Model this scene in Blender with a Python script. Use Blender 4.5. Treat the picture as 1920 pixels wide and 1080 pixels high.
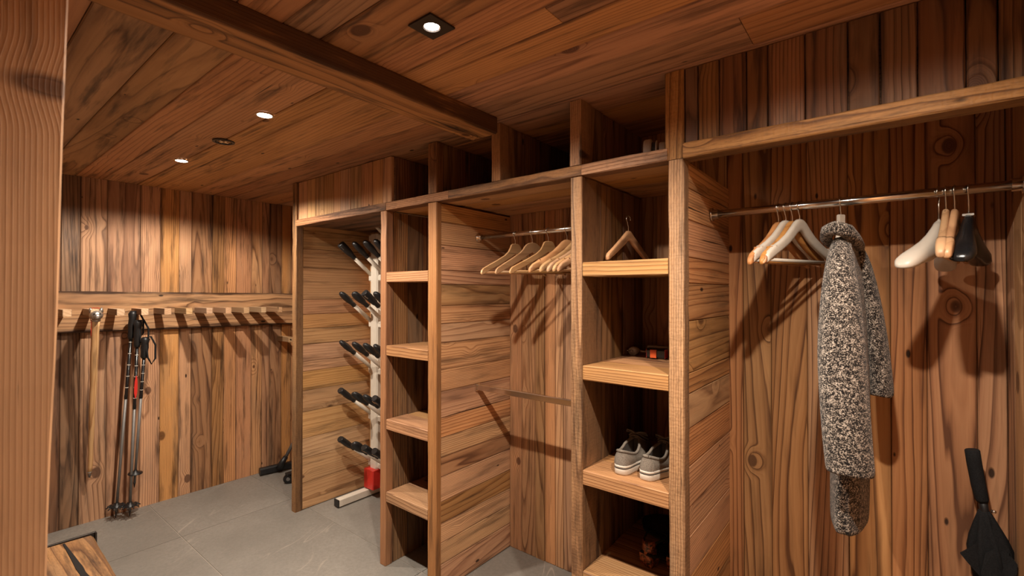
import bpy, bmesh, math, random
from mathutils import Vector, Matrix, noise as mnoise

for o in list(bpy.data.objects):
    bpy.data.objects.remove(o, do_unlink=True)
S = bpy.context.scene
COL = S.collection
R = math.radians
rnd = random.Random(7)

# ------------------------------------------------------------------ camera, world, exposure
cd = bpy.data.cameras.new('camera')
cam = bpy.data.objects.new('camera', cd)
COL.objects.link(cam)
cam.location = (0, 0, 1.5)
cam.rotation_euler = (R(90.499), 0, R(38.704))
cd.sensor_width = 36
cd.lens = 36 * 881.5 / 1920
cd.clip_start = 0.05
cd.dof.use_dof = True
cd.dof.focus_distance = 2.5
cd.dof.aperture_fstop = 4.5
S.camera = cam
w = bpy.data.worlds.new('world')
S.world = w
w.use_nodes = True
w.node_tree.nodes['Background'].inputs[0].default_value = (0.5, 0.32, 0.2, 1)
w.node_tree.nodes['Background'].inputs[1].default_value = 0.005
S.view_settings.view_transform = 'Standard'
S.view_settings.look = 'None'
S.view_settings.gamma = 1
S.view_settings.use_curve_mapping = False
S.view_settings.exposure = 0.21

LAMP_COL = (1.0, 0.88, 0.74)
LAMP_W = 98
# (x, y) of the working downlights; the last ones stand outside the frame
LIT = [(-0.998, 0.885), (-2.05, 0.89), (-3.13, 0.905)]
LIT_OFF = [(-0.06, 0.90)]

# ------------------------------------------------------------------ material helpers
class NT:
    def __init__(self, name):
        self.m = bpy.data.materials.new(name)
        self.m.use_nodes = True
        self.t = self.m.node_tree
        self.b = self.t.nodes['Principled BSDF']
    def n(self, typ, **kw):
        nd = self.t.nodes.new(typ)
        for k, v in kw.items():
            if k == 'ins':
                for kk, vv in v.items():
                    self.put(nd, kk, vv)
            else:
                setattr(nd, k, v)
        return nd
    def put(self, nd, k, v):
        s = nd.inputs[k]
        if isinstance(v, bpy.types.NodeSocket):
            self.t.links.new(v, s)
        else:
            s.default_value = v
    def math(self, op, a, b=None, c=None, clamp=False):
        nd = self.n('ShaderNodeMath', operation=op, use_clamp=clamp)
        for i, v in enumerate((a, b, c)):
            if v is not None:
                self.put(nd, i, v)
        return nd.outputs[0]
    def vmul(self, v, k):
        nd = self.n('ShaderNodeVectorMath', operation='MULTIPLY')
        self.put(nd, 0, v)
        self.put(nd, 1, k)
        return nd.outputs[0]
    def vadd(self, v, k):
        nd = self.n('ShaderNodeVectorMath', operation='ADD')
        self.put(nd, 0, v)
        self.put(nd, 1, k)
        return nd.outputs[0]
    def noise(self, v, scale=1, detail=2, rough=.5, dist=0):
        nd = self.n('ShaderNodeTexNoise', ins={'Vector': v, 'Scale': scale, 'Detail': detail, 'Roughness': rough, 'Distortion': dist})
        return nd.outputs['Fac']
    def ramp(self, f, stops, interp='LINEAR'):
        nd = self.n('ShaderNodeValToRGB')
        self.put(nd, 0, f)
        cr = nd.color_ramp
        cr.interpolation = interp
        while len(cr.elements) < len(stops):
            cr.elements.new(0.5)
        for e, (p, c) in zip(cr.elements, stops):
            e.position = p
            e.color = (*c, 1) if len(c) == 3 else c
        return nd.outputs[0]
    def mr(self, f, a, b, c, d, smooth=False):
        nd = self.n('ShaderNodeMapRange')
        if smooth:
            nd.interpolation_type = 'SMOOTHSTEP'
        for i, v in enumerate((f, a, b, c, d)):
            self.put(nd, i, v)
        return nd.outputs[0]
    def mix(self, f, a, b, mode='MIX'):
        nd = self.n('ShaderNodeMix', data_type='RGBA', blend_type=mode)
        self.put(nd, 0, f)
        self.put(nd, 6, a if isinstance(a, bpy.types.NodeSocket) else (*a, 1))
        self.put(nd, 7, b if isinstance(b, bpy.types.NodeSocket) else (*b, 1))
        return nd.outputs[2]
    def bump(self, h, strength=.4, dist=.002):
        nd = self.n('ShaderNodeBump', ins={'Height': h, 'Strength': strength, 'Distance': dist})
        self.t.links.new(nd.outputs[0], self.b.inputs['Normal'])
    def set(self, **kw):
        names = {'col': 'Base Color', 'rough': 'Roughness', 'metal': 'Metallic', 'spec': 'Specular IOR Level', 'trans': 'Transmission Weight', 'sheen': 'Sheen Weight', 'sss': 'Subsurface Weight'}
        for k, v in kw.items():
            if k == 'col' and not isinstance(v, bpy.types.NodeSocket) and len(v) == 3:
                v = (*v, 1)
            self.put(self.b, names[k], v)
        return self.m

def simple(name, col, rough=.5, metal=0., var=.12, scale=60, bump=0.):
    t = NT(name)
    co = t.n('ShaderNodeTexCoord').outputs['Object']
    f = t.noise(co, scale, 3)
    c2 = tuple(max(0, c * (1 - var * 2)) for c in col)
    c = t.mix(f, c2, tuple(min(1, c * (1 + var)) for c in col))
    t.set(col=c, rough=rough, metal=metal)
    if bump:
        t.bump(f, bump, .002)
    return t.m

# old sawn spruce: growth rings as contour lines of a stretched noise field, bent around knots.
# the board's length runs along its local X
def wood(name, light, mid, dark, rings=20, yr=26, fibre=.35, weather=.5, grey=.15, bump=.5, saw=0, knots=.45, vary=.3, rough=.62, line=1.0, fine=1.0, edge=.5):
    t = NT(name)
    co = t.n('ShaderNodeTexCoord').outputs['Object']
    oi = t.n('ShaderNodeObjectInfo').outputs['Random']
    off = t.n('ShaderNodeCombineXYZ', ins={0: t.math('MULTIPLY', oi, 91.7), 1: t.math('MULTIPLY', oi, 37.3), 2: t.math('MULTIPLY', oi, 13.1)}).outputs[0]
    p = t.vadd(co, off)
    wn = t.n('ShaderNodeTexWhiteNoise', noise_dimensions='1D', ins={'W': t.math('MULTIPLY', oi, 977.0)})
    r2 = wn.outputs['Value']
    sp = t.n('ShaderNodeSeparateColor')
    t.put(sp, 0, wn.outputs['Color'])
    ra, rb, rc = sp.outputs[0], sp.outputs[1], sp.outputs[2]
    # knots
    kv = t.n('ShaderNodeTexVoronoi', ins={'Vector': t.vmul(p, (3.1, 4.6, 1.2)), 'Scale': 1.0, 'Randomness': 1.0})
    kd = kv.outputs['Distance']
    ks = t.n('ShaderNodeSeparateColor')
    t.put(ks, 0, kv.outputs['Color'])
    kon = t.math('LESS_THAN', ks.outputs[0], knots)
    ksz = t.mr(ks.outputs[1], 0, 1, .05, .14)
    knot_in = t.math('MULTIPLY', t.mr(kd, t.math('MULTIPLY', ksz, .72), ksz, 1, 0, True), kon)
    knot_halo = t.math('MULTIPLY', t.mr(kd, 0, .27, 1, 0, True), kon)
    # ring field
    wav = t.noise(t.vmul(p, (1.7, 16, 16)), 1, 2)
    fld = t.noise(t.vmul(p, (.34, 5.0, 5.0)), 1, 1.0)
    sep = t.n('ShaderNodeSeparateXYZ')
    t.put(sep, 0, p)
    ph = t.math('MULTIPLY', fld, rings)
    ph = t.math('ADD', ph, t.math('MULTIPLY', sep.outputs[1], t.mr(ra, 0, 1, -yr * .35, yr)))
    ph = t.math('ADD', ph, t.math('MULTIPLY', sep.outputs[2], yr))
    ph = t.math('ADD', ph, t.math('MULTIPLY', wav, 1.0))
    ph = t.math('ADD', ph, t.math('MULTIPLY', knot_halo, 2.3))
    fr = t.math('FRACT', ph)
    band = t.ramp(fr, [(0, (.0,) * 3), (.52, (.13,) * 3), (.77, (.55,) * 3), (.90, (1,) * 3), (.98, (.05,) * 3)])
    fr2 = t.math('FRACT', t.math('MULTIPLY', ph, 2.63))
    band2 = t.ramp(fr2, [(0, (0,) * 3), (.6, (.55,) * 3), (.85, (1,) * 3), (1, (0,) * 3)])
    # fibres, tone
    fb = t.noise(t.vmul(p, (7, 260, 260)), 1, 3, .6)
    fb2 = t.noise(t.vmul(p, (2.2, 60, 60)), 1, 3, .6)
    tone = t.noise(t.vmul(p, (1.1, 5, 5)), 1, 3, .55)
    ln_amt = t.mr(tone, .3, .7, .55, 1.0)
    b = t.math('MULTIPLY', t.math('MULTIPLY', band, ln_amt), line)
    b = t.math('ADD', b, t.math('MULTIPLY', band2, .22 * fine))
    b = t.math('ADD', b, t.math('MULTIPLY', t.math('SUBTRACT', fb2, .5), fibre * 1.3))
    b = t.math('ADD', b, t.math('MULTIPLY', t.math('SUBTRACT', fb, .5), fibre), clamp=True)
    c = t.ramp(b, [(0.0, light), (.45, mid), (1, dark)])
    c = t.mix(t.mr(tone, .35, .75, 0, .55), c, tuple(m * .62 for m in mid))
    # grey weathering and dark stains
    gw = t.noise(t.vmul(p, (1.6, 9, 9)), 1, 4, .6)
    c = t.mix(t.math('MULTIPLY', t.mr(gw, .5, .72, 0, 1), grey), c, (.17, .135, .10))
    st = t.noise(t.vmul(t.vadd(p, (5, 3, 1)), (2.0, 22, 22)), 1, 4, .62)
    c = t.mix(t.math('MULTIPLY', t.mr(st, .52, .70, 0, 1), weather), c, (.030, .012, .006))
    # colour darkened along long edges: rail wear, seam darkening on planks; broken by noise
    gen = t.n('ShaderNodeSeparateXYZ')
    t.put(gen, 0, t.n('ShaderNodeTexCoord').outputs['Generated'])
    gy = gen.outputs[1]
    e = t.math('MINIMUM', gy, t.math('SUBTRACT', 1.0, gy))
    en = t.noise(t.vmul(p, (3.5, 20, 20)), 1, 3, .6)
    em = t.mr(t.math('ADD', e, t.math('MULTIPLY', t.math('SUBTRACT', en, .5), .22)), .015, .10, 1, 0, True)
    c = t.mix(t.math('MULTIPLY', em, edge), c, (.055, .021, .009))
    # knots
    kr = t.math('FRACT', t.math('MULTIPLY', kd, 60))
    kc = t.mix(kr, (.075, .026, .010), (.16, .062, .024))
    c = t.mix(t.math('MULTIPLY', knot_in, .9), c, kc)
    # nail holes and short cracks
    nv = t.n('ShaderNodeTexVoronoi', ins={'Vector': t.vmul(p, (5.5, 13, 1)), 'Scale': 1.0})
    ns = t.n('ShaderNodeSeparateColor')
    t.put(ns, 0, nv.outputs['Color'])
    nh = t.math('MULTIPLY', t.mr(nv.outputs['Distance'], t.mr(ns.outputs[1], 0, 1, .02, .085), t.mr(ns.outputs[1], 0, 1, .045, .13), 1, 0), t.math('LESS_THAN', ns.outputs[0], .30))
    c = t.mix(t.math('MULTIPLY', nh, .93), c, (.016, .007, .004))
    cr = t.noise(t.vmul(p, (1.4, 75, 75)), 1, 2, .5)
    crk = t.mr(cr, .735, .76, 0, 1)
    c = t.mix(t.math('MULTIPLY', crk, .85), c, (.016, .007, .004))
    # per board tint
    hsv = t.n('ShaderNodeHueSaturation', ins={'Hue': t.mr(rb, 0, 1, .496, .510), 'Saturation': t.mr(rc, 0, 1, .86, 1.04), 'Value': t.mr(r2, 0, 1, 1 - vary, 1 + vary * .8), 'Fac': 1.0, 'Color': c})
    c = hsv.outputs[0]
    h = t.math('ADD', t.math('MULTIPLY', band, .55), t.math('MULTIPLY', fb, .35))
    h = t.math('SUBTRACT', h, t.math('MULTIPLY', nh, 1.5))
    h = t.math('SUBTRACT', h, t.math('MULTIPLY', crk, 1.2))
    if saw:
        sw = t.n('ShaderNodeTexWave', wave_type='BANDS', bands_direction='X', ins={'Vector': p, 'Scale': 21, 'Distortion': 6.0, 'Detail': 3, 'Detail Scale': 3})
        swf = t.math('MULTIPLY', sw.outputs['Fac'], saw * .35)
        h = t.math('ADD', h, swf)
        spk = t.noise(t.vmul(p, (38, 190, 190)), 1, 3, .6)
        c = t.mix(t.math('MULTIPLY', t.mr(spk, .48, .7, 0, .5), saw), c, (.06, .026, .012))
        t.put(hsv, 'Color', hsv.inputs['Color'].links[0].from_socket)
    t.set(col=c, rough=t.mr(tone, .3, .7, rough - .1, rough + .12), spec=.35)
    t.bump(h, bump, .0022)
    return t.m

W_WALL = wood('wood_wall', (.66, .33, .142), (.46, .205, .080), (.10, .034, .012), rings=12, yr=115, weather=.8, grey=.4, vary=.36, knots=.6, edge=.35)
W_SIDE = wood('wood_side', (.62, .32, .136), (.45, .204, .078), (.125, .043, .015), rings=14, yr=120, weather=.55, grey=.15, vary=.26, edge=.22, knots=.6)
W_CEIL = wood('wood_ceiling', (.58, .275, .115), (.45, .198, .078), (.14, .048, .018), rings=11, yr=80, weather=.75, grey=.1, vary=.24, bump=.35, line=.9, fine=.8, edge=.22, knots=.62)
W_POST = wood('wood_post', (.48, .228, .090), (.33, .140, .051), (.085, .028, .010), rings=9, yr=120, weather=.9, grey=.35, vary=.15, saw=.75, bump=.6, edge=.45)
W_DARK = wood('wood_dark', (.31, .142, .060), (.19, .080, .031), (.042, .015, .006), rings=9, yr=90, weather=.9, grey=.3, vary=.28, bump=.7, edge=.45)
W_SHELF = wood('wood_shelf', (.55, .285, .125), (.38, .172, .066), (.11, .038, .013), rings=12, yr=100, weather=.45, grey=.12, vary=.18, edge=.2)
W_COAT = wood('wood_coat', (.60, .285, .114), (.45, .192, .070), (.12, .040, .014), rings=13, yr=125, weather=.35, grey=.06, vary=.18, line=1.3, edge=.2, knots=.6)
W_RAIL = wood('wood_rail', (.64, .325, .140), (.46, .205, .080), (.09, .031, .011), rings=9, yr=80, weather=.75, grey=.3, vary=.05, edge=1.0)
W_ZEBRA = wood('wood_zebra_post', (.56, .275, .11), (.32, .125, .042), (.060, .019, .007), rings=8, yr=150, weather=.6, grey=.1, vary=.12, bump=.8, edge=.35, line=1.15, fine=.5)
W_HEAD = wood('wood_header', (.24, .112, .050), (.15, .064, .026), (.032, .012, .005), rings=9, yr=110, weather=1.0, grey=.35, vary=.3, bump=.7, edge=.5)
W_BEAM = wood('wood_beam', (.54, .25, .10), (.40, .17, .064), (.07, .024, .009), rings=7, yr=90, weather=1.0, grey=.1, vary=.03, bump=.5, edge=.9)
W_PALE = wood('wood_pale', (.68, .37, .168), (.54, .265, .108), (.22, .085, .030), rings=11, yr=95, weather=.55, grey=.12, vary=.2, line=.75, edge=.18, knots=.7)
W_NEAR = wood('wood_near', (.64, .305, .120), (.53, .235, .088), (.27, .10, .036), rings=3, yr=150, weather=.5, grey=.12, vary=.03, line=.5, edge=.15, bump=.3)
HANG = wood('hanger_wood', (.62, .325, .145), (.56, .28, .12), (.42, .19, .075), rings=3, yr=12, weather=.05, grey=0, vary=.12, knots=0, bump=.1, fibre=.15, rough=.42)
HANG_O = wood('hanger_wood_orange', (.60, .27, .10), (.52, .22, .08), (.38, .15, .055), rings=3, yr=12, weather=.05, grey=0, vary=.1, knots=0, bump=.1, fibre=.15, rough=.4)
PEGW = wood('peg_wood', (.76, .49, .28), (.66, .38, .19), (.46, .22, .10), rings=8, yr=60, weather=.05, grey=0, vary=.16, knots=0, bump=.15, fibre=.2)
STICKW = wood('stick_wood', (.78, .47, .24), (.68, .37, .17), (.42, .19, .075), rings=10, yr=30, weather=.3, grey=0, vary=.05, knots=.6, bump=.3)

WHITE_P = simple('white_lacquer', (.60, .545, .47), .45, var=.06)
CREAM = simple('cream_enamel', (.72, .65, .55), .4, var=.06, scale=25)
PLAST_W = simple('milky_plastic', (.55, .49, .42), .38, var=.03, scale=10)
BLACK = simple('black_plastic', (.012, .012, .013), .42, var=.2)
BLACK_G = simple('black_gloss', (.010, .010, .011), .22, var=.1)
CHROME = simple('chrome', (.78, .74, .69), .16, 1., var=.08, scale=30)
STEEL = simple('steel_wire', (.72, .68, .62), .25, 1., var=.05)
DARKSTEEL = simple('dark_steel', (.05, .045, .042), .45, .8, var=.1)
GREYM = simple('grey_aluminium', (.21, .20, .19), .45, .35, var=.08)
SILVER = simple('cast_silver', (.62, .58, .53), .35, .85, var=.3, scale=140, bump=.5)
RED = simple('red_plastic', (.72, .035, .025), .35, var=.08, scale=12)
ORANGE = simple('orange_switch', (.85, .13, .03), .35, var=.05, scale=12)
RUBBER = simple('rubber_sole', (.62, .56, .48), .6, var=.1, scale=90, bump=.15)
DKLINE = simple('dark_rubber', (.05, .045, .04), .7, var=.1)
PLUGW = simple('plug_white', (.50, .43, .35), .5, var=.1)
INSOLE = simple('insole', (.30, .17, .09), .8, var=.2)
LINING = simple('shoe_lining', (.05, .045, .04), .9, var=.2)

def canvas(name, a, b, scale=420):
    t = NT(name)
    co = t.n('ShaderNodeTexCoord').outputs['Object']
    f = t.noise(co, scale, 2, .6)
    f2 = t.noise(co, 30, 3, .6)
    c = t.mix(t.mr(f, .35, .65, 0, 1), a, b)
    c = t.mix(t.mr(f2, .3, .7, 0, .35), c, tuple(x * .6 for x in a))
    t.set(col=c, rough=.9, spec=.2)
    t.bump(f, .5, .0012)
    return t.m
CANVAS = canvas('grey_canvas', (.125, .104, .085), (.245, .205, .168))
LACE = canvas('grey_lace', (.14, .12, .10), (.22, .19, .16), 700)
FABB = canvas('black_nylon', (.010, .010, .011), (.019, .019, .020), 300)
LEATH = canvas('dark_leather', (.012, .010, .009), (.03, .022, .018), 160)

def tweed():
    t = NT('tweed')
    co = t.n('ShaderNodeTexCoord').outputs['Object']
    a = t.noise(t.vmul(co, (1, 1, 1.15)), 300, 2, .65)
    b = t.noise(co, 90, 2, .6)
    f = t.math('ADD', t.math('MULTIPLY', a, .72), t.math('MULTIPLY', b, .28))
    wv = t.n('ShaderNodeTexWave', wave_type='BANDS', bands_direction='Z', ins={'Vector': co, 'Scale': 110, 'Distortion': 1.2})
    f = t.math('ADD', f, t.math('MULTIPLY', t.math('SUBTRACT', wv.outputs['Fac'], .5), .04))
    c = t.ramp(f, [(.44, (.007, .005, .005)), (.505, (.022, .017, .014)), (.545, (.26, .215, .18)), (.65, (.60, .52, .44))])
    t.set(col=c, rough=.95, spec=.15, sheen=.15)
    t.bump(f, .9, .004)
    return t.m
TWEED = tweed()

def tortoise():
    t = NT('patterned_strap')
    co = t.n('ShaderNodeTexCoord').outputs['Object']
    f = t.noise(co, 70, 3, .6, .8)
    c = t.ramp(f, [(.42, (.02, .008, .005)), (.5, (.18, .045, .018)), (.6, (.38, .12, .05))])
    t.set(col=c, rough=.4)
    return t.m
STRAP = tortoise()

def slate():
    t = NT('slate_tile')
    co = t.n('ShaderNodeTexCoord').outputs['Object']
    oi = t.n('ShaderNodeObjectInfo').outputs['Random']
    off = t.n('ShaderNodeCombineXYZ', ins={0: t.math('MULTIPLY', oi, 50.), 1: t.math('MULTIPLY', oi, 31.), 2: 0.}).outputs[0]
    p = t.vadd(co, off)
    big = t.noise(p, 1.7, 5, .6)
    fine = t.noise(p, 60, 4, .65)
    c = t.ramp(big, [(.3, (.20, .183, .160)), (.55, (.255, .233, .205)), (.75, (.305, .278, .244))])
    c = t.mix(t.mr(fine, .3, .7, 0, .45), c, (.155, .141, .123))
    # pale mineral veins: zero crossings of a stretched noise, broken up by a mask
    rot = t.n('ShaderNodeVectorRotate', rotation_type='Z_AXIS', ins={'Vector': p, 'Angle': 1.05})
    v = t.noise(t.vmul(rot.outputs[0], (.55, 3.4, 1)), 1, 3, .55, .25)
    vm = t.noise(p, 2.6, 2, .5)
    d = t.math('ABSOLUTE', t.math('SUBTRACT', v, .5))
    vein = t.math('MULTIPLY', t.mr(d, .0, .006, 1, 0), t.mr(vm, .50, .62, 0, 1))
    v2 = t.noise(t.vmul(rot.outputs[0], (1.1, 7.5, 1)), 1, 2, .5, .2)
    d2 = t.math('ABSOLUTE', t.math('SUBTRACT', v2, .47))
    vein2 = t.math('MULTIPLY', t.mr(d2, .0, .005, 1, 0), t.mr(vm, .56, .66, 0, .7))
    vv = t.math('MAXIMUM', vein, vein2)
    c = t.mix(t.math('MULTIPLY', vv, .6), c, (.42, .36, .30))
    t.set(col=c, rough=t.mr(fine, .3, .7, .42, .62), spec=.4)
    t.bump(t.math('ADD', fine, t.math('MULTIPLY', big, .8)), .25, .003)
    return t.m
SLATE = slate()
GROUT = simple('grout', (.42, .36, .30), .9, var=.06)
PLASTER = simple('backing', (.10, .05, .024), .9, var=.1)

def emis(name, col, s):
    t = NT(name)
    co = t.n('ShaderNodeTexCoord').outputs['Object']
    f = t.noise(co, 220, 1)
    t.put(t.b, 'Emission Color', (*col, 1))
    t.put(t.b, 'Emission Strength', t.mr(f, .3, .7, s * .9, s * 1.1))
    t.set(col=(.8, .8, .8), rough=.3)
    return t.m
GLOW = emis('lamp_lens', (1, .93, .84), 22)

# ------------------------------------------------------------------ object helpers
WORLD = {}
def empty(name, loc=(0, 0, 0), label=None, cat=None, group=None, parent=None):
    o = bpy.data.objects.new(name, None)
    COL.objects.link(o)
    o.empty_display_size = .05
    place(o, Matrix.Translation(Vector(loc)), parent)
    tag(o, label, cat, group)
    return o
def tag(o, label=None, cat=None, group=None, kind=None):
    if label: o['label'] = label
    if cat: o['category'] = cat
    if group: o['group'] = group
    if kind: o['kind'] = kind
    return o
def place(o, mat, parent):
    WORLD[o.name] = mat.copy()
    if parent is not None:
        o.parent = parent
        o.matrix_parent_inverse = Matrix.Identity(4)
        o.matrix_basis = WORLD[parent.name].inverted() @ mat
    else:
        o.matrix_basis = mat
def link(name, me, mat, parent=None, mtx=None, smooth=False, label=None):
    if mat is not None and not me.materials:
        me.materials.append(mat)
    o = bpy.data.objects.new(name, me)
    COL.objects.link(o)
    place(o, mtx if mtx is not None else Matrix.Identity(4), parent)
    if smooth:
        for f in me.polygons: f.use_smooth = True
    if label: o['label'] = label
    return o
def mesh(name, vs, fs):
    me = bpy.data.meshes.new(name)
    me.from_pydata([tuple(v) for v in vs], [], fs)
    me.validate()
    bm = bmesh.new()
    bm.from_mesh(me)
    bmesh.ops.recalc_face_normals(bm, faces=bm.faces)
    bm.to_mesh(me)
    bm.free()
    return me
AX = {'X': Vector((1, 0, 0)), '-X': Vector((-1, 0, 0)), 'Y': Vector((0, 1, 0)), '-Y': Vector((0, -1, 0)), 'Z': Vector((0, 0, 1)), '-Z': Vector((0, 0, -1))}
def frame(c, l, n):
    l = AX[l] if isinstance(l, str) else l.normalized()
    n = AX[n] if isinstance(n, str) else n.normalized()
    wv = n.cross(l)
    m = Matrix((l, wv, n)).transposed().to_4x4()
    m.translation = Vector(c)
    return m
def board_mesh(name, L, W, T, ch=.002, seg=1, rough=0., seed=0):
    vs, fs = [], []
    hw, ht = W / 2, T / 2
    ch = min(ch, hw * .4, ht * .4)
    prof = [(-hw + ch, -ht), (hw - ch, -ht), (hw, -ht + ch), (hw, ht - ch), (hw - ch, ht), (-hw + ch, ht), (-hw, ht - ch), (-hw, -ht + ch)]
    for i in range(seg + 1):
        x = -L / 2 + L * i / seg
        for j, (y, z) in enumerate(prof):
            if rough:
                k = mnoise.noise(Vector((x * 6 + seed, j // 2 * 7.3, seed * 1.7))) * rough
                k += mnoise.noise(Vector((x * 23 + seed, j // 2 * 5.1, seed))) * rough * .5
                y2 = y - math.copysign(abs(k), y) if abs(y) > hw * .5 else y
                z2 = z - math.copysign(abs(k), z) if abs(z) > ht * .5 else z
            else:
                y2, z2 = y, z
            vs.append((x, y2, z2))
    for i in range(seg):
        for j in range(8):
            a, b = i * 8 + j, i * 8 + (j + 1) % 8
            fs.append((a, b, b + 8, a + 8))
    fs.append(tuple(range(7, -1, -1)))
    fs.append(tuple(seg * 8 + j for j in range(8)))
    return mesh(name, vs, fs)
SEED = [0]
def board(name, c, L, W, T, l, n, mat, parent=None, ch=.002, seg=1, rough=0., label=None):
    SEED[0] += 1
    me = board_mesh(name, L, W, T, ch, seg, rough, SEED[0] * 3.17)
    return link(name, me, mat, parent, frame(c, l, n), label=label)
def bx(name, lo, hi, l, n, mat, parent=None, ch=.002, seg=1, rough=0., label=None):
    """axis aligned board between two corners; l = grain direction, n = face normal"""
    c = [(a + b) / 2 for a, b in zip(lo, hi)]
    d = {'X': hi[0] - lo[0], 'Y': hi[1] - lo[1], 'Z': hi[2] - lo[2]}
    la, na = l[-1], n[-1]
    wa = [k for k in 'XYZ' if k not in (la, na)][0]
    return board(name, c, d[la], d[wa], d[na], l, n, mat, parent, ch, seg, rough, label)

def tube_mesh(name, pts, r, n=8, cap=True, flat=None):
    pts = [Vector(p) for p in pts]
    rs = r if isinstance(r, (list, tuple)) else [r] * len(pts)
    vs, fs = [], []
    up = None
    for i, p in enumerate(pts):
        a = pts[max(i - 1, 0)]
        b = pts[min(i + 1, len(pts) - 1)]
        t = (b - a)
        t = t.normalized() if t.length > 1e-9 else Vector((0, 0, 1))
        if up is None:
            up = Vector((0, 0, 1)) if abs(t.z) < .9 else Vector((0, 1, 0))
            up = (up - t * up.dot(t)).normalized()
        else:
            up = (up - t * up.dot(t))
            up = up.normalized() if up.length > 1e-6 else t.orthogonal().normalized()
        s = t.cross(up)
        for k in range(n):
            an = 2 * math.pi * k / n
            vs.append(p + (up * math.cos(an) + s * math.sin(an)) * rs[i])
    for i in range(len(pts) - 1):
        for k in range(n):
            a, b = i * n + k, i * n + (k + 1) % n
            fs.append((a, b, b + n, a + n))
    if cap:
        fs.append(tuple(range(n - 1, -1, -1)))
        fs.append(tuple((len(pts) - 1) * n + k for k in range(n)))
    return mesh(name, vs, fs)
def tube(name, pts, r, mat, parent=None, n=8, smooth=True, mtx=None, label=None, at=None):
    """at: origin of the object in world space, points given in world space"""
    if at is not None:
        pts = [Vector(p) - Vector(at) for p in pts]
        mtx = Matrix.Translation(Vector(at))
    o = link(name, tube_mesh(name, pts, r, n), mat, parent, mtx, False, label)
    if smooth:
        for f in o.data.polygons: f.use_smooth = len(f.vertices) == 4
    return o
def loft(name, rings, mat, parent=None, mtx=None, cap0=True, cap1=True, smooth=True, closed=True, label=None, sub=0):
    n = len(rings[0])
    vs = [v for r in rings for v in r]
    fs = []
    for i in range(len(rings) - 1):
        for k in range(n if closed else n - 1):
            a, b = i * n + k, i * n + (k + 1) % n
            fs.append((a, b, b + n, a + n))
    if cap0: fs.append(tuple(range(n - 1, -1, -1)))
    if cap1: fs.append(tuple((len(rings) - 1) * n + k for k in range(n)))
    o = link(name, mesh(name, vs, fs), mat, parent, mtx, smooth, label)
    if sub:
        md = o.modifiers.new('sub', 'SUBSURF')
        md.levels = md.render_levels = sub
    return o
def disc_ring(name, c, r0, r1, z0, z1, mat, parent=None, n=24, label=None):
    """flat ring with thickness around a vertical axis at world point c"""
    rings = []
    for r, z in ((r0, z0), (r1, z0), (r1, z1), (r0, z1), (r0, z0)):
        rings.append([(r * math.cos(2 * math.pi * k / n), r * math.sin(2 * math.pi * k / n), z) for k in range(n)])
    return loft(name, rings, mat, parent, Matrix.Translation(Vector(c)), False, False, False, label=label)

# ================================================================== SETTING
XL, XR, YB, YF, ZC = -4.08, .296, 2.17, -1.6, 2.25
PT = .022
def struct(o):
    o['kind'] = 'structure'
    return o

# ---- floor
floor = struct(bx('floor', (XL - .05, YF - .05, -.06), (XR + .05, YB + .05, -.0035), 'X', 'Z', GROUT))
TW, TD, G = 1.427, .682, .004
for i in range(-1, 4):
    for j in range(-4, 2):
        x0, x1 = -3.39 + i * TW, -3.39 + (i + 1) * TW
        y0, y1 = 1.675 + j * TD, 1.675 + (j + 1) * TD
        x0, x1 = max(x0 + G / 2, XL), min(x1 - G / 2, XR)
        y0, y1 = max(y0 + G / 2, YF), min(y1 - G / 2, YB)
        if x1 - x0 < .02 or y1 - y0 < .02: continue
        bx('tile', (x0, y0, -.012), (x1, y1, 0), 'X', 'Z', SLATE, floor, ch=.001)

# ---- ceiling: boards run along X, two bays parted by the beam
ceil = struct(bx('ceiling', (XL - .05, YF - .05, ZC + PT), (XR + .05, YB + .05, ZC + .07), 'X', '-Z', PLASTER))
seams = [-1.6, -1.42, -1.21, -1.03, -.83, -.64, -.47, -.27, -.09, .085, .265, .445, .60, .735, .92, 1.02, 1.24, 1.39, 1.51, 1.70, 1.88, 2.03, 2.17]
for k in range(len(seams) - 1):
    y0, y1 = seams[k] + .001, seams[k + 1] - .001
    dz = rnd.uniform(-.0015, .0015)
    bx('plank', (XL, y0, ZC + dz), (-1.44, y1, ZC + PT + dz), 'X', '-Z', W_CEIL, ceil, ch=.003)
seams = [-1.6, -1.45, -1.26, -1.06, -.9, -.7, -.52, -.36, -.17, .02, .16, .33, .50, .62, .73, .92, 1.02, 1.11, 1.24, 1.39, 1.57, 1.75, 1.95, 2.17]
for k in range(len(seams) - 1):
    y0, y1 = seams[k] + .001, seams[k + 1] - .001
    dz = rnd.uniform(-.0015, .0015)
    cut = rnd.uniform(-.9, -.1) if k % 3 == 1 else None
    parts = [(-1.44, XR)] if cut is None else [(-1.44, cut - .001), (cut + .001, XR)]
    for a, b in parts:
        bx('plank', (a, y0, ZC + dz), (b, y1, ZC + PT + dz), 'X', '-Z', W_CEIL, ceil, ch=.003)

# ---- left wall
wl = struct(bx('wall_left', (XL - .06, YF, 0), (XL - PT, YB, ZC + .02), 'Z', 'X', PLASTER))
sm = [-1.6, -1.47, -1.33, -1.2, -1.05, -.93, -.8, -.68, -.55, -.42, -.3, -.18, -.06, .07, .2, .31, .42, .535, .626, .76, .94, 1.055, 1.17, 1.25, 1.387, 1.47, 1.56, 1.675, 1.76, 1.82, 1.92, 2.0, 2.09, 2.17]
for k in range(len(sm) - 1):
    dx = rnd.uniform(-.003, .002)
    bx('plank', (XL - PT + dx, sm[k] + .0007, 0), (XL + dx, sm[k + 1] - .0007, ZC), 'Z', 'X', W_DARK if .4 < sm[k] < .6 else W_WALL, wl, ch=.0025)
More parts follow.
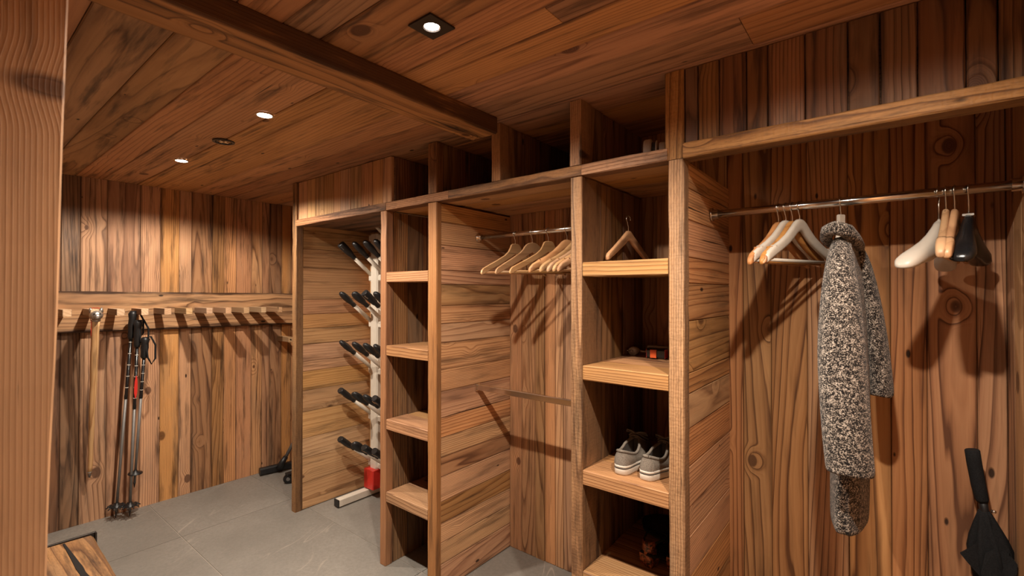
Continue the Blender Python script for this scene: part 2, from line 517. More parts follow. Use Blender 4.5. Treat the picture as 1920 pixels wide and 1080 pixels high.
# ---- back wall: behind the whole wardrobe
wb = struct(bx('wall_back', (XL, YB + PT, 0), (XR + .06, YB + .06, ZC + .02), 'Z', '-Y', PLASTER))
sm = [XL]
while sm[-1] < -3.2: sm.append(sm[-1] + rnd.uniform(.09, .16))
sm[-1] = -3.17
sm += [-3.1, -2.98, -2.86, -2.75, -2.62, -2.51, -2.4, -2.29, -2.17, -2.06, -1.97, -1.87, -1.76, -1.667, -1.569, -1.506, -1.435, -1.383, -1.33, -1.24, -1.15, -1.06, -.97, -.86, -.76, -.66, -.545, -.483, -.377, -.251, -.12, .004, .102, .226, XR]
for k in range(len(sm) - 1):
    dy = rnd.uniform(-.002, .003)
    x = (sm[k] + sm[k + 1]) / 2
    bx('plank', (sm[k] + .0007, YB + dy, 0), (sm[k + 1] - .0007, YB + PT + dy, ZC), 'Z', '-Y', W_COAT if x > -.56 else W_SIDE, wb, ch=.0025)
# ---- right wall
wr = struct(bx('wall_right', (XR + PT, YF, 0), (XR + .06, YB, ZC + .02), 'Z', '-X', PLASTER))
sm = [YF]
while sm[-1] < 1.5: sm.append(sm[-1] + rnd.uniform(.11, .19))
sm[-1] = 1.58
sm += [1.68, 1.83, 1.95, 2.06, YB]
for k in range(len(sm) - 1):
    bx('plank', (XR, sm[k] + .0007, 0), (XR + PT, sm[k + 1] - .0007, ZC), 'Z', '-X', W_COAT, wr, ch=.0025)
# ---- wall behind the camera
wf = struct(bx('wall_front', (XL, YF - .06, 0), (XR + .06, YF - PT, ZC + .02), 'Z', 'Y', PLASTER))
x = XL
while x < XR - .01:
    x1 = min(x + rnd.uniform(.12, .2), XR)
    bx('plank', (x + .0007, YF - PT, 0), (x1 - .0007, YF, ZC), 'Z', 'Y', W_WALL, wf, ch=.0025)
    x = x1
# ---- ceiling beam and the near post
struct(bx('trim_1', (-1.46, YF, 2.178), (-1.307, 1.53, ZC + .003), 'Y', '-Z', W_BEAM, ch=.006, seg=24, rough=.006))
# near post: leans a little, so it is built as a loft
rings = []
for i in range(21):
    z = ZC * i / 20
    ye = .106 + .021 * z + .002 * mnoise.noise(Vector((z * 3, 2, 5)))
    xe = -1.075 + .002 * mnoise.noise(Vector((z * 4, 7, 1)))
    c = .003
    rings.append([(z - 1.12, a, b) for a, b in ((xe - .15, -.08), (xe - c, -.08), (xe, -.08 + c), (xe, ye - c), (xe - c, ye), (xe - .15, ye))])
m = Matrix(((0, 1, 0, 0), (0, 0, 1, 0), (1, 0, 0, 1.12), (0, 0, 0, 1)))
struct(loft('trim_2', rings, W_NEAR, None, m, smooth=False))

# ================================================================== WARDROBE
FY = 1.58
RZ0, RZ1 = 1.948, 1.993

def post(parent, x0, x1, z0, z1, depth, mat=None, name='post'):
    return bx(name, (x0, FY, z0), (x1, FY + depth, z1), 'Z', '-Y', mat or W_POST, parent, ch=.004, seg=max(3, int((z1 - z0) / .08)), rough=.0028)
def hplanks(parent, xa, xb, y0, y1, z0, z1, n, cuts, mat, name='plank'):
    zs = [z0] + [c for c in cuts if z0 < c < z1] + [z1]
    for a, b in zip(zs[:-1], zs[1:]):
        d = rnd.uniform(0, .003)
        s = d if n == '-X' else -d
        bx(name, (xa + (s if n == '-X' else 0), y0, a + .0007), (xb + (s if n == 'X' else 0), y1, b - .0007), 'Y', n, mat, parent, ch=.0028)
def vplanks(parent, xa, xb, ys, z0, z1, n, mat, name='plank'):
    for a, b in zip(ys[:-1], ys[1:]):
        d = rnd.uniform(-.0025, .0015)
        bx(name, (xa, a + .0007, z0), (xb + (d if n == 'X' else 0), b - .0007, z1), 'Z', n, mat, parent, ch=.0025)

# ---- boot dryer alcove at the left end
al = empty('boot_alcove', (-2.68, 1.87, 0), 'plank alcove with a pale header around the boot dryer, left end of the wardrobe', 'wardrobe')
post(al, -3.207, -3.153, 0, ZC - .003, .053)
sp = bx('side_panel', (-3.199, FY + .05, 0), (-3.178, YB - .004, ZC - .004), 'Z', 'X', W_DARK, al)
hplanks(sp, -3.178, -3.155, FY + .053, YB - .004, .002, ZC - .004, 'X', [.181, .352, .487, .67, .817, .95, 1.019, 1.136, 1.246, 1.344, 1.449, 1.669, 1.80, 1.93, 2.08], W_PALE)
bx('header_rail', (-3.152, FY - .004, RZ0), (-2.153, FY + .07, RZ1), 'X', '-Y', W_POST, al, ch=.003, seg=14, rough=.002)
xs = [-3.152, -3.03, -2.93, -2.82, -2.71, -2.63, -2.52, -2.41, -2.30, -2.205, -2.125]
hd = bx('header', (-3.152, FY + .034, RZ1), (-2.125, FY + .05, ZC - .004), 'X', '-Y', W_DARK, al)
for a, b in zip(xs[:-1], xs[1:]):
    d = rnd.uniform(0, .003)
    bx('plank', (a + .0007, FY + .012 + d, RZ1 + .001), (b - .0007, FY + .034, ZC - .004), 'Z', '-Y', W_PALE, hd, ch=.002)
bx('top_board', (-3.152, FY + .071, RZ0 + .012), (-2.21, YB - .004, RZ0 + .04), 'X', '-Z', W_DARK, al)

# ---- shelf columns
def shelf_column(name, x0, x1, x2, x3, tops, label, lmat, cuts, left_mat, pd):
    """x0..x1 left post, x2..x3 right post"""
    t = empty(name, ((x0 + x3) / 2, 1.87, 0), label, 'shelf unit')
    pm = W_ZEBRA if x3 < -1 else W_POST
    post(t, x0, x1, .002, RZ0 - .001, pd, pm)
    post(t, x2, x3, .002, (RZ0 - .001), .036 if x3 < -1 else .05, pm)
    lp = bx('side_panel', (x0 + .004, FY + pd + .001, .002), (x1 - .026, YB - .004, RZ0 - .002), 'Z', 'X', W_DARK, t)
    ys = [FY + pd + .001]
    while ys[-1] < YB - .14: ys.append(ys[-1] + rnd.uniform(.085, .14))
    ys.append(YB - .004)
    vplanks(lp, x1 - .026, x1 - .004, ys, .002, RZ0 - .002, 'X', left_mat)
    yb = FY + (.037 if x3 < -1 else .051)
    rp = bx('side_panel', (x2 + .004, yb, .002), (x3 - .028, YB - .004, RZ0 - .002), 'Z', '-X', W_DARK, t)
    hplanks(rp, x3 - .028, x3 - .005, yb, YB - .004, .003, RZ0 - .002, 'X', cuts, lmat)
    for z in tops:
        sh = bx('shelf', (x1 + .001, FY + .003, z - .057), (x2 - .001, FY + .15, z), 'X', '-Y', W_SHELF, t, ch=.003, seg=6, rough=.0015)
        y = FY + .151
        for wd in (.13, .16, .14):
            y2 = min(y + wd, YB - .006)
            bx('plank', (x1 - .003, y, z - .052 + rnd.uniform(0, .003)), (x2 + .003, y2 - .001, z - rnd.uniform(.001, .005)), 'X', 'Z', W_SHELF, sh, ch=.003)
            y = y2
    return t
shelf_column('shelf_column', -2.205, -2.152, -1.811, -1.744, [1.61, 1.208, .804, .409],
             'empty narrow shelf column between the boot dryer and the row of pale wooden hangers', W_SIDE,
             [.138, .244, .342, .45, .574, .672, .77, .868, 1.0, 1.109, 1.243, 1.34, 1.431, 1.539, 1.61, 1.736, 1.852], W_DARK, .05)
shelf_column('shelf_column', -.974, -.921, -.586, -.53, [1.616, 1.218, .817, .43],
             'open shelf column holding the grey sneakers, left of the hanging tweed coat', W_SIDE,
             [.12, .27, .37, .52, .66, .76, .90, 1.03, 1.15, 1.22, 1.40, 1.53, 1.62, 1.75, 1.86], W_DARK, .155)

# ---- open top shelf under the ceiling
ts = empty('top_shelf', (-1.37, 1.87, RZ0), 'long open top shelf under the ceiling with a front rail and upright dividers', 'shelf')
for a, b in ((-2.152, -1.66), (-1.659, -.9225), (-.9215, -.5865)):
    bx('front_rail', (a, FY - .003, RZ0), (b, FY + .06, RZ1), 'X', '-Y', W_POST, ts, ch=.003, seg=max(4, int((b - a) / .06)), rough=.0025)
y = FY + .061
for wd in (.12, .15, .13, .14):
    y2 = min(y + wd, YB - .004)
    bx('deck_board', (-2.205, y + .0007, RZ0 + rnd.uniform(.004, .009)), (-.5865, y2 - .0007, RZ1 - .004), 'X', '-Z', W_SIDE, ts, ch=.003)
    y = y2
for a, b, dp in ((-1.811, -1.744, .05), (-1.388, -1.335, .09), (-.978, -.925, .09)):
    d = post(ts, a, b, RZ1 + .001, ZC - .003, dp, name='divider')
    ys = [FY + dp + .001, FY + dp + .11, FY + dp + .2, FY + dp + .33, YB - .004]
    vplanks(d, a + .008, b - .006, ys, RZ1, ZC - .003, 'X', W_DARK)
ep = bx('end_panel', (-2.150, FY + .052, RZ1 + .001), (-2.142, YB - .004, ZC - .004), 'Z', 'X', W_DARK, ts)
vplanks(ep, -2.142, -2.124, [FY + .036, 1.73, 1.82, 1.93, 2.05, YB - .004], RZ1 + .001, ZC - .004, 'X', W_DARK)

# ---- header over the coat space
ch_ = empty('coat_header', (-.12, 1.62, RZ0), 'weathered dark plank header with a thick rail above the hanging coat', 'wardrobe')
post(ch_, -.5965, -.531, RZ0 + .001, ZC - .003, .05, W_POST)
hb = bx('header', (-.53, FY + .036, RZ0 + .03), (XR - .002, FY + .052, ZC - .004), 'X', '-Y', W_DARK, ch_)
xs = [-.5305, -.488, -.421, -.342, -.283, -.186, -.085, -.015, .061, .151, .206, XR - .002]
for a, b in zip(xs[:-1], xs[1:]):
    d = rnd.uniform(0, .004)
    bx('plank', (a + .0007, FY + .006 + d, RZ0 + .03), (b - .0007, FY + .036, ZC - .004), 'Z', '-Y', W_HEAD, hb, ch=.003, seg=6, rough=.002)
bx('header_rail', (-.529, FY - .018, 1.943), (XR - .002, FY + .055, 1.994), 'X', '-Y', W_POST, ch_, ch=.004, seg=14, rough=.0025)

# ================================================================== RODS
def round_rod(name, x0, x1, y, z, r, label, group=None):
    t = empty(name, ((x0 + x1) / 2, y, z), label, 'clothes rail')
    at = ((x0 + x1) / 2, y, z)
    tube('tube', [(x0 + .004, y, z), (x1 - .004, y, z)], r, CHROME, t, 16, at=at)
    for s, x in ((1, x0), (-1, x1)):
        tube('flange', [(x + s * .001, y, z), (x + s * .006, y, z), (x + s * .006, y, z), (x + s * .026, y, z)], [r + .012, r + .011, r + .005, r + .004], CHROME, t, 16, at=(x, y, z))
    return t
RY, RZ = 1.889, 1.797
round_rod('clothes_rail', -1.749, -.974, RY, RZ, .0125, 'chrome clothes rail carrying the row of pale wooden hangers')
CY, CZ = 1.906, 1.800
round_rod('clothes_rail', -.535, XR, CY, CZ, .0145, 'long chrome clothes rail the tweed coat hangs from')
lr = empty('clothes_rail', (-1.36, 1.885, .985), 'empty square chrome rail at mid height below the pale hangers', 'clothes rail')
bx('bar', (-1.745, 1.872, .969), (-.976, 1.894, .999), 'X', '-Y', CHROME, lr, ch=.003)
for x, s in ((-1.7485, 1), (-.9745, -1)):
    bx('flange', (min(x, x + s * .005), 1.867, .964), (max(x, x + s * .005), 1.899, 1.004), 'Y', 'X', CHROME, lr)

# ================================================================== DOWNLIGHTS
def spot(loc, parent, blend, power=1.0):
    ld = bpy.data.lights.new('lamp', 'SPOT')
    ld.energy = LAMP_W * power
    ld.color = LAMP_COL
    ld.spot_size = R(161)
    ld.spot_blend = blend
    ld.shadow_soft_size = .022
    o = bpy.data.objects.new('lamp', ld)
    COL.objects.link(o)
    place(o, Matrix.Translation(Vector(loc)), parent)
    return o
def downlight(x, y, label, square=False, r=.029, dead=False, blend=.3, power=1.0):
    t = empty('downlight', (x, y, ZC), label, 'ceiling light')
    if square:
        hs = .046
        vs = []
        n = 24
        ring_o, ring_i = [], []
        for k in range(n):
            a = 2 * math.pi * k / n
            m_ = max(abs(math.cos(a)), abs(math.sin(a)))
            ring_o.append((hs * math.cos(a) / m_, hs * math.sin(a) / m_))
            ring_i.append((r * 1.12 * math.cos(a), r * 1.12 * math.sin(a)))
        rings = [[(p[0], p[1], 0) for p in ring_o], [(p[0], p[1], -.005) for p in ring_o], [(p[0], p[1], -.005) for p in ring_i], [(p[0], p[1], .0) for p in ring_i]]
        loft('trim_plate', rings, DARKSTEEL, t, Matrix.Translation((x, y, ZC - .002)), False, False, False)
    else:
        disc_ring('trim_ring', (x, y, ZC), r * 1.0, r * (1.35 if dead else 1.22), -.006, 0, BLACK if dead else STEEL, t)
    if dead:
        rings = [[(rr * math.cos(2 * math.pi * k / 20), rr * math.sin(2 * math.pi * k / 20), z) for k in range(20)] for rr, z in ((r, -.003), (r * .8, .012), (r * .3, .016))]
        loft('reflector', rings, BLACK_G, t, Matrix.Translation((x, y, ZC - .004)), False, True)
        for k in range(4):
            a = R(20 + 90 * k)
            board('facet', (x + .4 * r * math.cos(a), y + .4 * r * math.sin(a), ZC - .004), r * .55, r * .34, .002, Vector((math.cos(a), math.sin(a), 0)), '-Z', CHROME, t, .0005)
    else:
        rings = [[(rr * math.cos(2 * math.pi * k / 20), rr * math.sin(2 * math.pi * k / 20), z) for k in range(20)] for rr, z in ((r, -.004), (r * .75, -.0065), (r * .3, -.0075))]
        loft('lens', rings, GLOW, t, Matrix.Translation((x, y, ZC)), True, True)
        spot((x, y, ZC - .012), t, blend, power)
    return t
downlight(*LIT[0], 'lit downlight in a square dark plate right of the ceiling beam', True, .021, blend=.75, power=1.15)
downlight(*LIT[1], 'round lit downlight nearest the ceiling beam, on its left', blend=.75)
downlight(*LIT[2], 'round lit downlight nearest the wall with the peg rail', power=1.15)
downlight(-2.575, .922, 'unlit black round downlight between the two lit round ones', False, .036, True)
for p in LIT_OFF:
    downlight(*p, 'lit downlight in a square plate over the coat space, fourth of the row', True, .021, blend=.9, power=1.4)

# ================================================================== PEG RAIL
def pz(y): return 1.374 - .0125 * (y - .66)
pr = empty('peg_rail', (XL, 1.2, 1.37), 'long plank rail with eleven pale square pegs on the left wall', 'peg rail')
c = Vector((XL + .0245, 1.2, 1.365))
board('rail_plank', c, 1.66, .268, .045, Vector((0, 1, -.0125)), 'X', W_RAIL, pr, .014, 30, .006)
for k in range(11):
    y = .527 + .1245 * k
    board('peg', (-3.915, y, pz(y)), .235, .0405, .0405, 'X', Vector((0, 0, 1)), PEGW, pr, .0015)
wp = empty('wall_peg', (XL, 1.915, 1.105), 'single pale square peg low on the wall beside the wardrobe end post', 'peg')
board('peg', (-3.985, 1.905, 1.105), .19, .0405, .0405, 'X', 'Z', PEGW, wp, .0015)
tube('screw', [(-3.889, 1.905, 1.105), (-3.886, 1.905, 1.105)], .006, DARKSTEEL, wp, 8, at=(-3.889, 1.905, 1.105))

# ================================================================== WALKING STICK
ws = empty('walking_stick', (-3.99, .666, .32), 'pale knobbly walking stick with a silver cat head handle on the peg rail', 'walking stick')
p0, p1 = Vector((-4.02, .670, .335)), Vector((-3.815, .659, 1.325))
pts, rs = [], []
for i in range(25):
    f = i / 24
    p = p0.lerp(p1, f)
    p += Vector((mnoise.noise(Vector((f * 6, 1, 2))), mnoise.noise(Vector((f * 6, 4, 9))), 0)) * .005
    pts.append(p)
    rs.append((.0115 + .0095 * f) * (1 + .12 * mnoise.noise(Vector((f * 22, 3, 3)))))
# local X along the stick for the grain
ax = (p1 - p0).normalized()
mt = frame(p0, ax, Vector((0, 1, 0)) - ax * ax.y)
inv = mt.inverted()
link('shaft', tube_mesh('shaft', [inv @ p for p in pts], rs, 10), STICKW, ws, mt, True)
tube('ferrule', [p0 - ax * .03, p0 - ax * .004, p0 + ax * .012], [.004, .0105, .012], GREYM, ws, 10, at=p0)
tube('collar', [p1 - ax * .002, p1 + ax * .012], .0225, SILVER, ws, 12, at=p1)
hc = p1 + ax * .034
rings = []
for i in range(9):
    a = math.pi * i / 8
    rr = .034 * math.sin(a) * (1.0 if i < 5 else .96)
    zz = -.030 * math.cos(a)
    rings.append([(rr * math.cos(2 * math.pi * k / 14) * (1.12 if math.cos(2 * math.pi * k / 14) > 0 else .95) + .001, rr * math.sin(2 * math.pi * k / 14), zz) for k in range(14)])
hd_ = loft('cat_head', rings, SILVER, ws, Matrix.Translation(hc))
for s in (-1, 1):
    tube('ear', [hc + Vector((-.002, s * .021, .018)), hc + Vector((-.002, s * .026, .036)), hc + Vector((-.002, s * .028, .047))], [.014, .009, .001], SILVER, hd_, 6, at=hc)
tube('muzzle', [hc + Vector((.028, 0, -.008)), hc + Vector((.040, 0, -.009)), hc + Vector((.046, 0, -.009))], [.018, .015, .006], SILVER, hd_, 10, at=hc)
for s in (-1, 1):
    tube('eye', [hc + Vector((.031, s * .013, .008)), hc + Vector((.037, s * .014, .008))], [.005, .003], BLACK, hd_, 8, at=hc)
cp = p1 + ax * .004
tube('cord', [cp + Vector((.0, .02, .008)), cp + Vector((.0, .034, .05)), cp + Vector((-.03, .018, .072)), cp + Vector((-.05, -.01, .072)), cp + Vector((-.03, -.028, .05)), cp + Vector((0, -.022, -.02)), cp + Vector((.01, -.024, -.10))], .0016, RED, ws, 6, at=cp)

# ================================================================== SKI POLES
def ski_pole(name, top, bot, join, label, basket_f=.06, spiked=True, tag_=False):
    top, bot = Vector(top), Vector(bot)
    t = empty(name, bot, label, 'ski pole', 'ski poles under the peg rail')
    d = (top - bot)
    L = d.length
    ax = d.normalized()
    P = lambda f: bot + d * f
    tube('lower_shaft', [P(.03), P(join)], [.0075, .0085], GREYM, t, 10, at=bot)
    tube('upper_shaft', [P(join - .002), P(join + .015), P(join + .02), P(.88)], [.0105, .0105, .0092, .0096], BLACK_G, t, 10, at=P(join))
    for k in range(6):
        f = join + .05 + k * .055
        if f < .85:
            tube('mark', [P(f), P(f + .004)], .0099, WHITE_P, t, 10, at=P(f))
    tube('tip', [P(0), P(.02), P(.035)], [.002, .005, .0085], DARKSTEEL, t, 8, at=bot)
    g = [P(.86), P(.875), P(.90), P(.93), P(.96), P(.985), P(1.0)]
    tube('grip', g, [.014, .020, .0195, .023, .021, .026, .016], BLACK, t, 12, at=P(.86))
    # strap hanging from the grip
    a = P(.985)
    st = [a + Vector((.012, 0, .008)), a + Vector((.02, .025, .02)), a + Vector((.025, .05, -.04)), a + Vector((.022, .05, -.13)), a + Vector((.02, .03, -.165)), a + Vector((.018, .01, -.12)), a + Vector((.012, 0, -.02))]
    tube('strap', st, .0055, FABB, t, 6, at=a)
    # basket
    b = P(basket_f)
    s1 = ax.orthogonal().normalized()
    s2 = ax.cross(s1)
    rings = []
    for r, h in ((.009, .018), (.014, .006), (.040, -.002), (.041, -.006), (.010, -.006)):
        rings.append([(s1 * math.cos(2 * math.pi * k / 16) + s2 * math.sin(2 * math.pi * k / 16)) * r + ax * h for k in range(16)])
    bk = loft('basket', rings, BLACK, t, Matrix.Translation(b), False, False)
    if spiked:
        for k in range(10):
            an = 2 * math.pi * k / 10
            u = s1 * math.cos(an) + s2 * math.sin(an)
            tube('spoke', [b + u * .034, b + u * .055 - ax * .012], [.006, .003], BLACK, bk, 5, at=b)
    if tag_:
        m_ = P(.66)
        loft('red_tag', [[(ax * h + s1 * .0 + Vector((.012, 0, 0)) + Vector((0, 1, 0)) * wv + Vector((1, 0, 0)) * tt) for wv, tt in ((-w2, -.002), (w2, -.002), (w2, .002), (-w2, .002))] for h, w2 in ((-.075, .002), (-.04, .008), (.0, .009), (.04, .007), (.075, .002))], RED, t, Matrix.Translation(m_), smooth=False)
    return t
ski_pole('ski_pole', (-3.93, .868, 1.375), (-3.985, .795, .012), .575, 'leftmost black and grey ski pole, leaning most, with a spiked basket')
ski_pole('ski_pole', (-3.885, .885, 1.315), (-3.94, .858, .012), .55, 'middle black and grey ski pole with a slim red tag', tag_=True)
ski_pole('ski_pole', (-3.86, .918, 1.20), (-3.955, .885, .19), .60, 'shorter right ski pole ending in a small plain disc basket', spiked=False, basket_f=.10)

# ================================================================== VACUUM CLEANER by the end post
vc = empty('vacuum_cleaner', (-3.85, 1.85, 0), 'vacuum cleaner with a wide black floor nozzle and grey wand, half behind the end post', 'vacuum')
na, nb = Vector((-4.012, 1.715, .025)), Vector((-3.955, 2.02, .030))
dirn = (nb - na).normalized()
board('nozzle', (na + nb) / 2 + Vector((0, 0, .008)), (nb - na).length, .05, .056, dirn, Vector((0, 0, 1)), BLACK, vc, .012)
nk = na.lerp(nb, .46) + Vector((.02, 0, .03))
tube('swivel_neck', [nk + Vector((.01, -.01, -.02)), nk + Vector((.02, .005, .018)), nk + Vector((.035, .035, .07))], [.026, .024, .019], BLACK, vc, 12, at=nk)
tube('wand', [nk + Vector((.034, .033, .066)), nk + Vector((.075, .165, .33)), nk + Vector((.10, .22, .50))], .0135, GREYM, vc, 12, at=nk)
bc = Vector((-3.60, 1.955, .13))
rings = []
for i in range(9):
    a = math.pi * i / 8
    rr, zz = .125 * math.sin(a) ** .6, -.10 * math.cos(a)
    rings.append([(rr * .9 * math.cos(2 * math.pi * k / 18), rr * math.sin(2 * math.pi * k / 18), zz) for k in range(18)])
loft('body', rings, RED, vc, Matrix.Translation(bc))
wc = Vector((-3.68, 1.79, .038))
rings = [[(x_, rr * math.cos(2 * math.pi * k / 20), rr * math.sin(2 * math.pi * k / 20)) for k in range(20)] for x_, rr in ((-.011, .02), (-.012, .034), (-.006, .038), (.006, .038), (.012, .034), (.011, .02))]
wh = loft('castor_wheel', rings, BLACK_G, vc, Matrix.Translation(wc) @ Matrix.Rotation(R(-35), 4, 'Z'), True, True)
tube('hub', [wc + Vector((-.013, .009, 0)), wc + Vector((.013, -.009, 0))], .014, GREYM, wh, 12, at=wc)
bx('castor_fork', (-3.705, 1.775, .068), (-3.655, 1.87, .084), 'Y', 'Z', BLACK, vc, ch=.005)
tube('axle_arm', [(-3.68, 1.86, .08), (-3.63, 1.92, .10)], .012, BLACK, vc, 8, at=(-3.68, 1.86, .08))

# ================================================================== BENCH in the left foreground
bz = .45
bn = empty('bench', (-2.2, .2, 0), 'rustic split timber bench with a steel end plate, low at the left edge', 'bench')
rings = []
for i in range(25):
    f = i / 24
    x = -2.70 + 1.35 * f
    e = .464 - .028 * f + .005 * mnoise.noise(Vector((x * 8, 3, 1)))
    rings.append([(x + 2.02, y - .2, z - bz) for y, z in ((-.10, bz - .075), (e - .004, bz - .075), (e + .004, bz - .05), (e, bz - .014), (e - .010, bz - .003), (.30, bz + .001), (.262, bz), (.0, bz), (-.10, bz - .003))])
seat = loft('seat', rings, W_POST, bn, Matrix.Translation((-2.02, .2, bz)), smooth=False)
# the long split in the seat, a dark open crack with depth
pts = []
for i in range(17):
    f = i / 16
    pts.append(Vector((-2.69 + .9 * f, .368 + .020 * f + .004 * mnoise.noise(Vector((f * 9, 2, 2))), 0)))
vs, fs = [], []
for i, p in enumerate(pts):
    f = i / 16
    hw = .003 + .007 * min(1, f * 3.0) * (1 + .4 * mnoise.noise(Vector((f * 12, 8, 1))))
    vs += [(p.x, p.y - hw, bz + .0016), (p.x, p.y + hw, bz + .0016), (p.x, p.y + hw * .8, bz - .03), (p.x, p.y - hw * .8, bz - .03)]
for i in range(16):
    for k in range(4):
        a, b = i * 4 + k, i * 4 + (k + 1) % 4
        fs.append((a, b, b + 4, a + 4))
fs += [(3, 2, 1, 0), (64, 65, 66, 67)]
link('split', mesh('split', vs, fs), simple('crack_dark', (.008, .005, .004), .95), seat, Matrix.Identity(4), label='dark open split along the seat')
bx('end_plate', (-2.712, -.11, .0), (-2.702, .474, bz + .006), 'Y', '-X', DARKSTEEL, bn, ch=.001)
bx('end_plate', (-1.36, -.11, .0), (-1.35, .45, bz - .076), 'Y', '-X', DARKSTEEL, bn, ch=.001)
bx('plate_flange', (-2.702, .468, bz - .085), (-2.690, .474, bz + .006), 'X', 'Y', DARKSTEEL, bn, ch=.001)

# ================================================================== BOOT DRYER
bd = empty('boot_dryer', (-2.975, 2.09, 0), 'white metal boot dryer with rows of slanted tubes tipped by black drying heads', 'boot dryer')
for x in (-3.005, -2.45):
    bx('foot', (x - .026, 1.805, .008), (x + .026, 2.155, .056), 'Y', 'Z', CREAM, bd, ch=.003)
    bx('foot_cap', (x - .0265, 1.796, .007), (x + .0265, 1.8045, .057), 'X', '-Y', BLACK, bd, ch=.002)
    tube('foot_pad', [(x, 1.83, .0), (x, 1.83, .008)], .014, BLACK, bd, 10, at=(x, 1.83, 0))
    bx('column', (x - .014, 2.075, .056), (x + .072, 2.155, 1.93), 'Z', '-Y', CREAM, bd, ch=.010)
    bx('corner_block', (x - .03, 2.035, .064), (x + .085, 2.16, .20), 'Z', '-Y', RED, bd, ch=.006, label='red plastic block at the foot of the column')
levels = [.463, .808, 1.153, 1.498, 1.843]
axs = [-3.035, -2.875, -2.745, -2.63]
AD = (Vector((0, 1.84, .235)) - Vector((0, 2.12, 0))).normalized()
AD = Vector((0, -.28, .235)).normalized()
cap_side = AD.cross(Vector((1, 0, 0))).normalized()
def head_mesh(kind):
    rings = []
    secs = [(0, .0165, .0165), (.018, .0165, .0165), (.022, .015, .015), (.035, .018, .017), (.06, .026, .021), (.09, .031, .022), (.12, .030, .020), (.14, .024, .016), (.15, .012, .009)]
    if kind == 1:
        secs = [(0, .0165, .0165), (.018, .0165, .0165), (.022, .015, .015), (.04, .021, .019), (.07, .025, .022), (.11, .027, .023), (.142, .027, .023), (.150, .025, .020)]
    for h, a, b in secs:
        rings.append([(math.cos(2 * math.pi * k / 12) * a, math.sin(2 * math.pi * k / 12) * b, h) for k in range(12)])
    n = 12
    vs = [v for r in rings for v in r]
    fs = []
    for i in range(len(rings) - 1):
        for k in range(n):
            a, b = i * n + k, i * n + (k + 1) % n
            fs.append((a, b, b + n, a + n))
    fs += [tuple(range(n - 1, -1, -1)), tuple((len(rings) - 1) * n + k for k in range(n))]
    me = mesh('drying_head', vs, fs)
    me.materials.append(BLACK)
    for f in me.polygons: f.use_smooth = len(f.vertices) == 4
    return me
HM = [head_mesh(0), head_mesh(1)]
arm_me = tube_mesh('arm', [(0, 0, 0), (0, 0, .235)], .0145, 12)
arm_me.materials.append(CREAM)
for f in arm_me.polygons: f.use_smooth = len(f.vertices) == 4
slot_me = tube_mesh('slot', [(-.019, 0, 0), (.019, 0, 0)], .0018, 5)
slot_me.materials.append(STEEL)
def arm(x, z, kind, slots, cut=1.0):
    base = Vector((x, 2.12, z - .235))
    m_ = Matrix((Vector((1, 0, 0)), AD.cross(Vector((1, 0, 0))), AD)).transposed().to_4x4()
    m_.translation = base
    a = link('arm', arm_me, None, bd, m_)
    h = link('drying_head', HM[kind], None, a, m_ @ Matrix.Translation((0, 0, .215)) @ Matrix.Rotation(R(rnd.choice([0, 25, -20, 60])), 4, 'Z'))
    if slots:
        for k in range(4):
            link('slot', slot_me, None, a, m_ @ Matrix.Translation((0, -.0215, .215 + .112 + .008 * k)))
kinds = [[1, 0, 0, 0], [0, 0, 1, 0], [0, 0, 0, 0], [1, 0, 0, 1], [1, 0, 1, 1]]
for li, z in enumerate(levels[::-1]):
    for ai, x in enumerate(axs):
        arm(x, z, kinds[li][ai], kinds[li][ai] == 1)
    bx('cross_tube', (-3.05, 2.085, z - .262), (-2.38, 2.15, z - .214), 'X', '-Y', CREAM, bd, ch=.008)
# highest row disappears behind the header
for x in (-2.86, -2.72, -2.60):
    base = Vector((x, 2.10, 1.843 + .06))
    link('arm', arm_me, None, bd, frame(base, Vector((1, 0, 0)), AD))
bx('cross_tube', (-3.05, 2.085, 1.843 + .04), (-2.38, 2.15, 1.843 + .088), 'X', '-Y', CREAM, bd, ch=.008)

# ================================================================== HANGERS
def hmat(x, y, z, a):
    a = R(a)
    X = Vector((math.sin(a), math.cos(a), 0))
    Y = Vector((-math.cos(a), math.sin(a), 0))
    m_ = Matrix((X, Y, Vector((0, 0, 1)))).transposed().to_4x4()
    m_.translation = (x, y, z)
    return m_
def hook(parent, m_, rod, neck, wire=.0019):
    rh = rod + wire + .0003
    pts = []
    for k in range(15):
        an = R(-20 + 262 * k / 14)
        pts.append((rh * math.cos(an), 0, rh * math.sin(an)))
    pts += [(-.006, 0, -rh - .006), (-.001, 0, -rh - .015), (0, 0, -rh - .02), (0, 0, neck - .004)]
    tube('hook', pts, wire, STEEL, parent, 8, mtx=m_)
def arms_loft(name, half, mat, parent, m_, n=12, power=.65):
    """half: sections from centre to tip (x, zc, height, y_off, thick); mirrored to the other side"""
    secs = [(-x, z, h, y, t) for x, z, h, y, t in half[::-1] if x > 0] + list(half)
    rings = []
    for x, z, h, y, t in secs:
        ring = []
        for k in range(n):
            an = 2 * math.pi * (k + .5) / n
            c, s = math.cos(an), math.sin(an)
            ring.append((x, y + math.copysign(abs(c) ** power, c) * t / 2, z + math.copysign(abs(s) ** power, s) * h / 2))
        rings.append(ring)
    return loft(name, rings, mat, parent, m_)
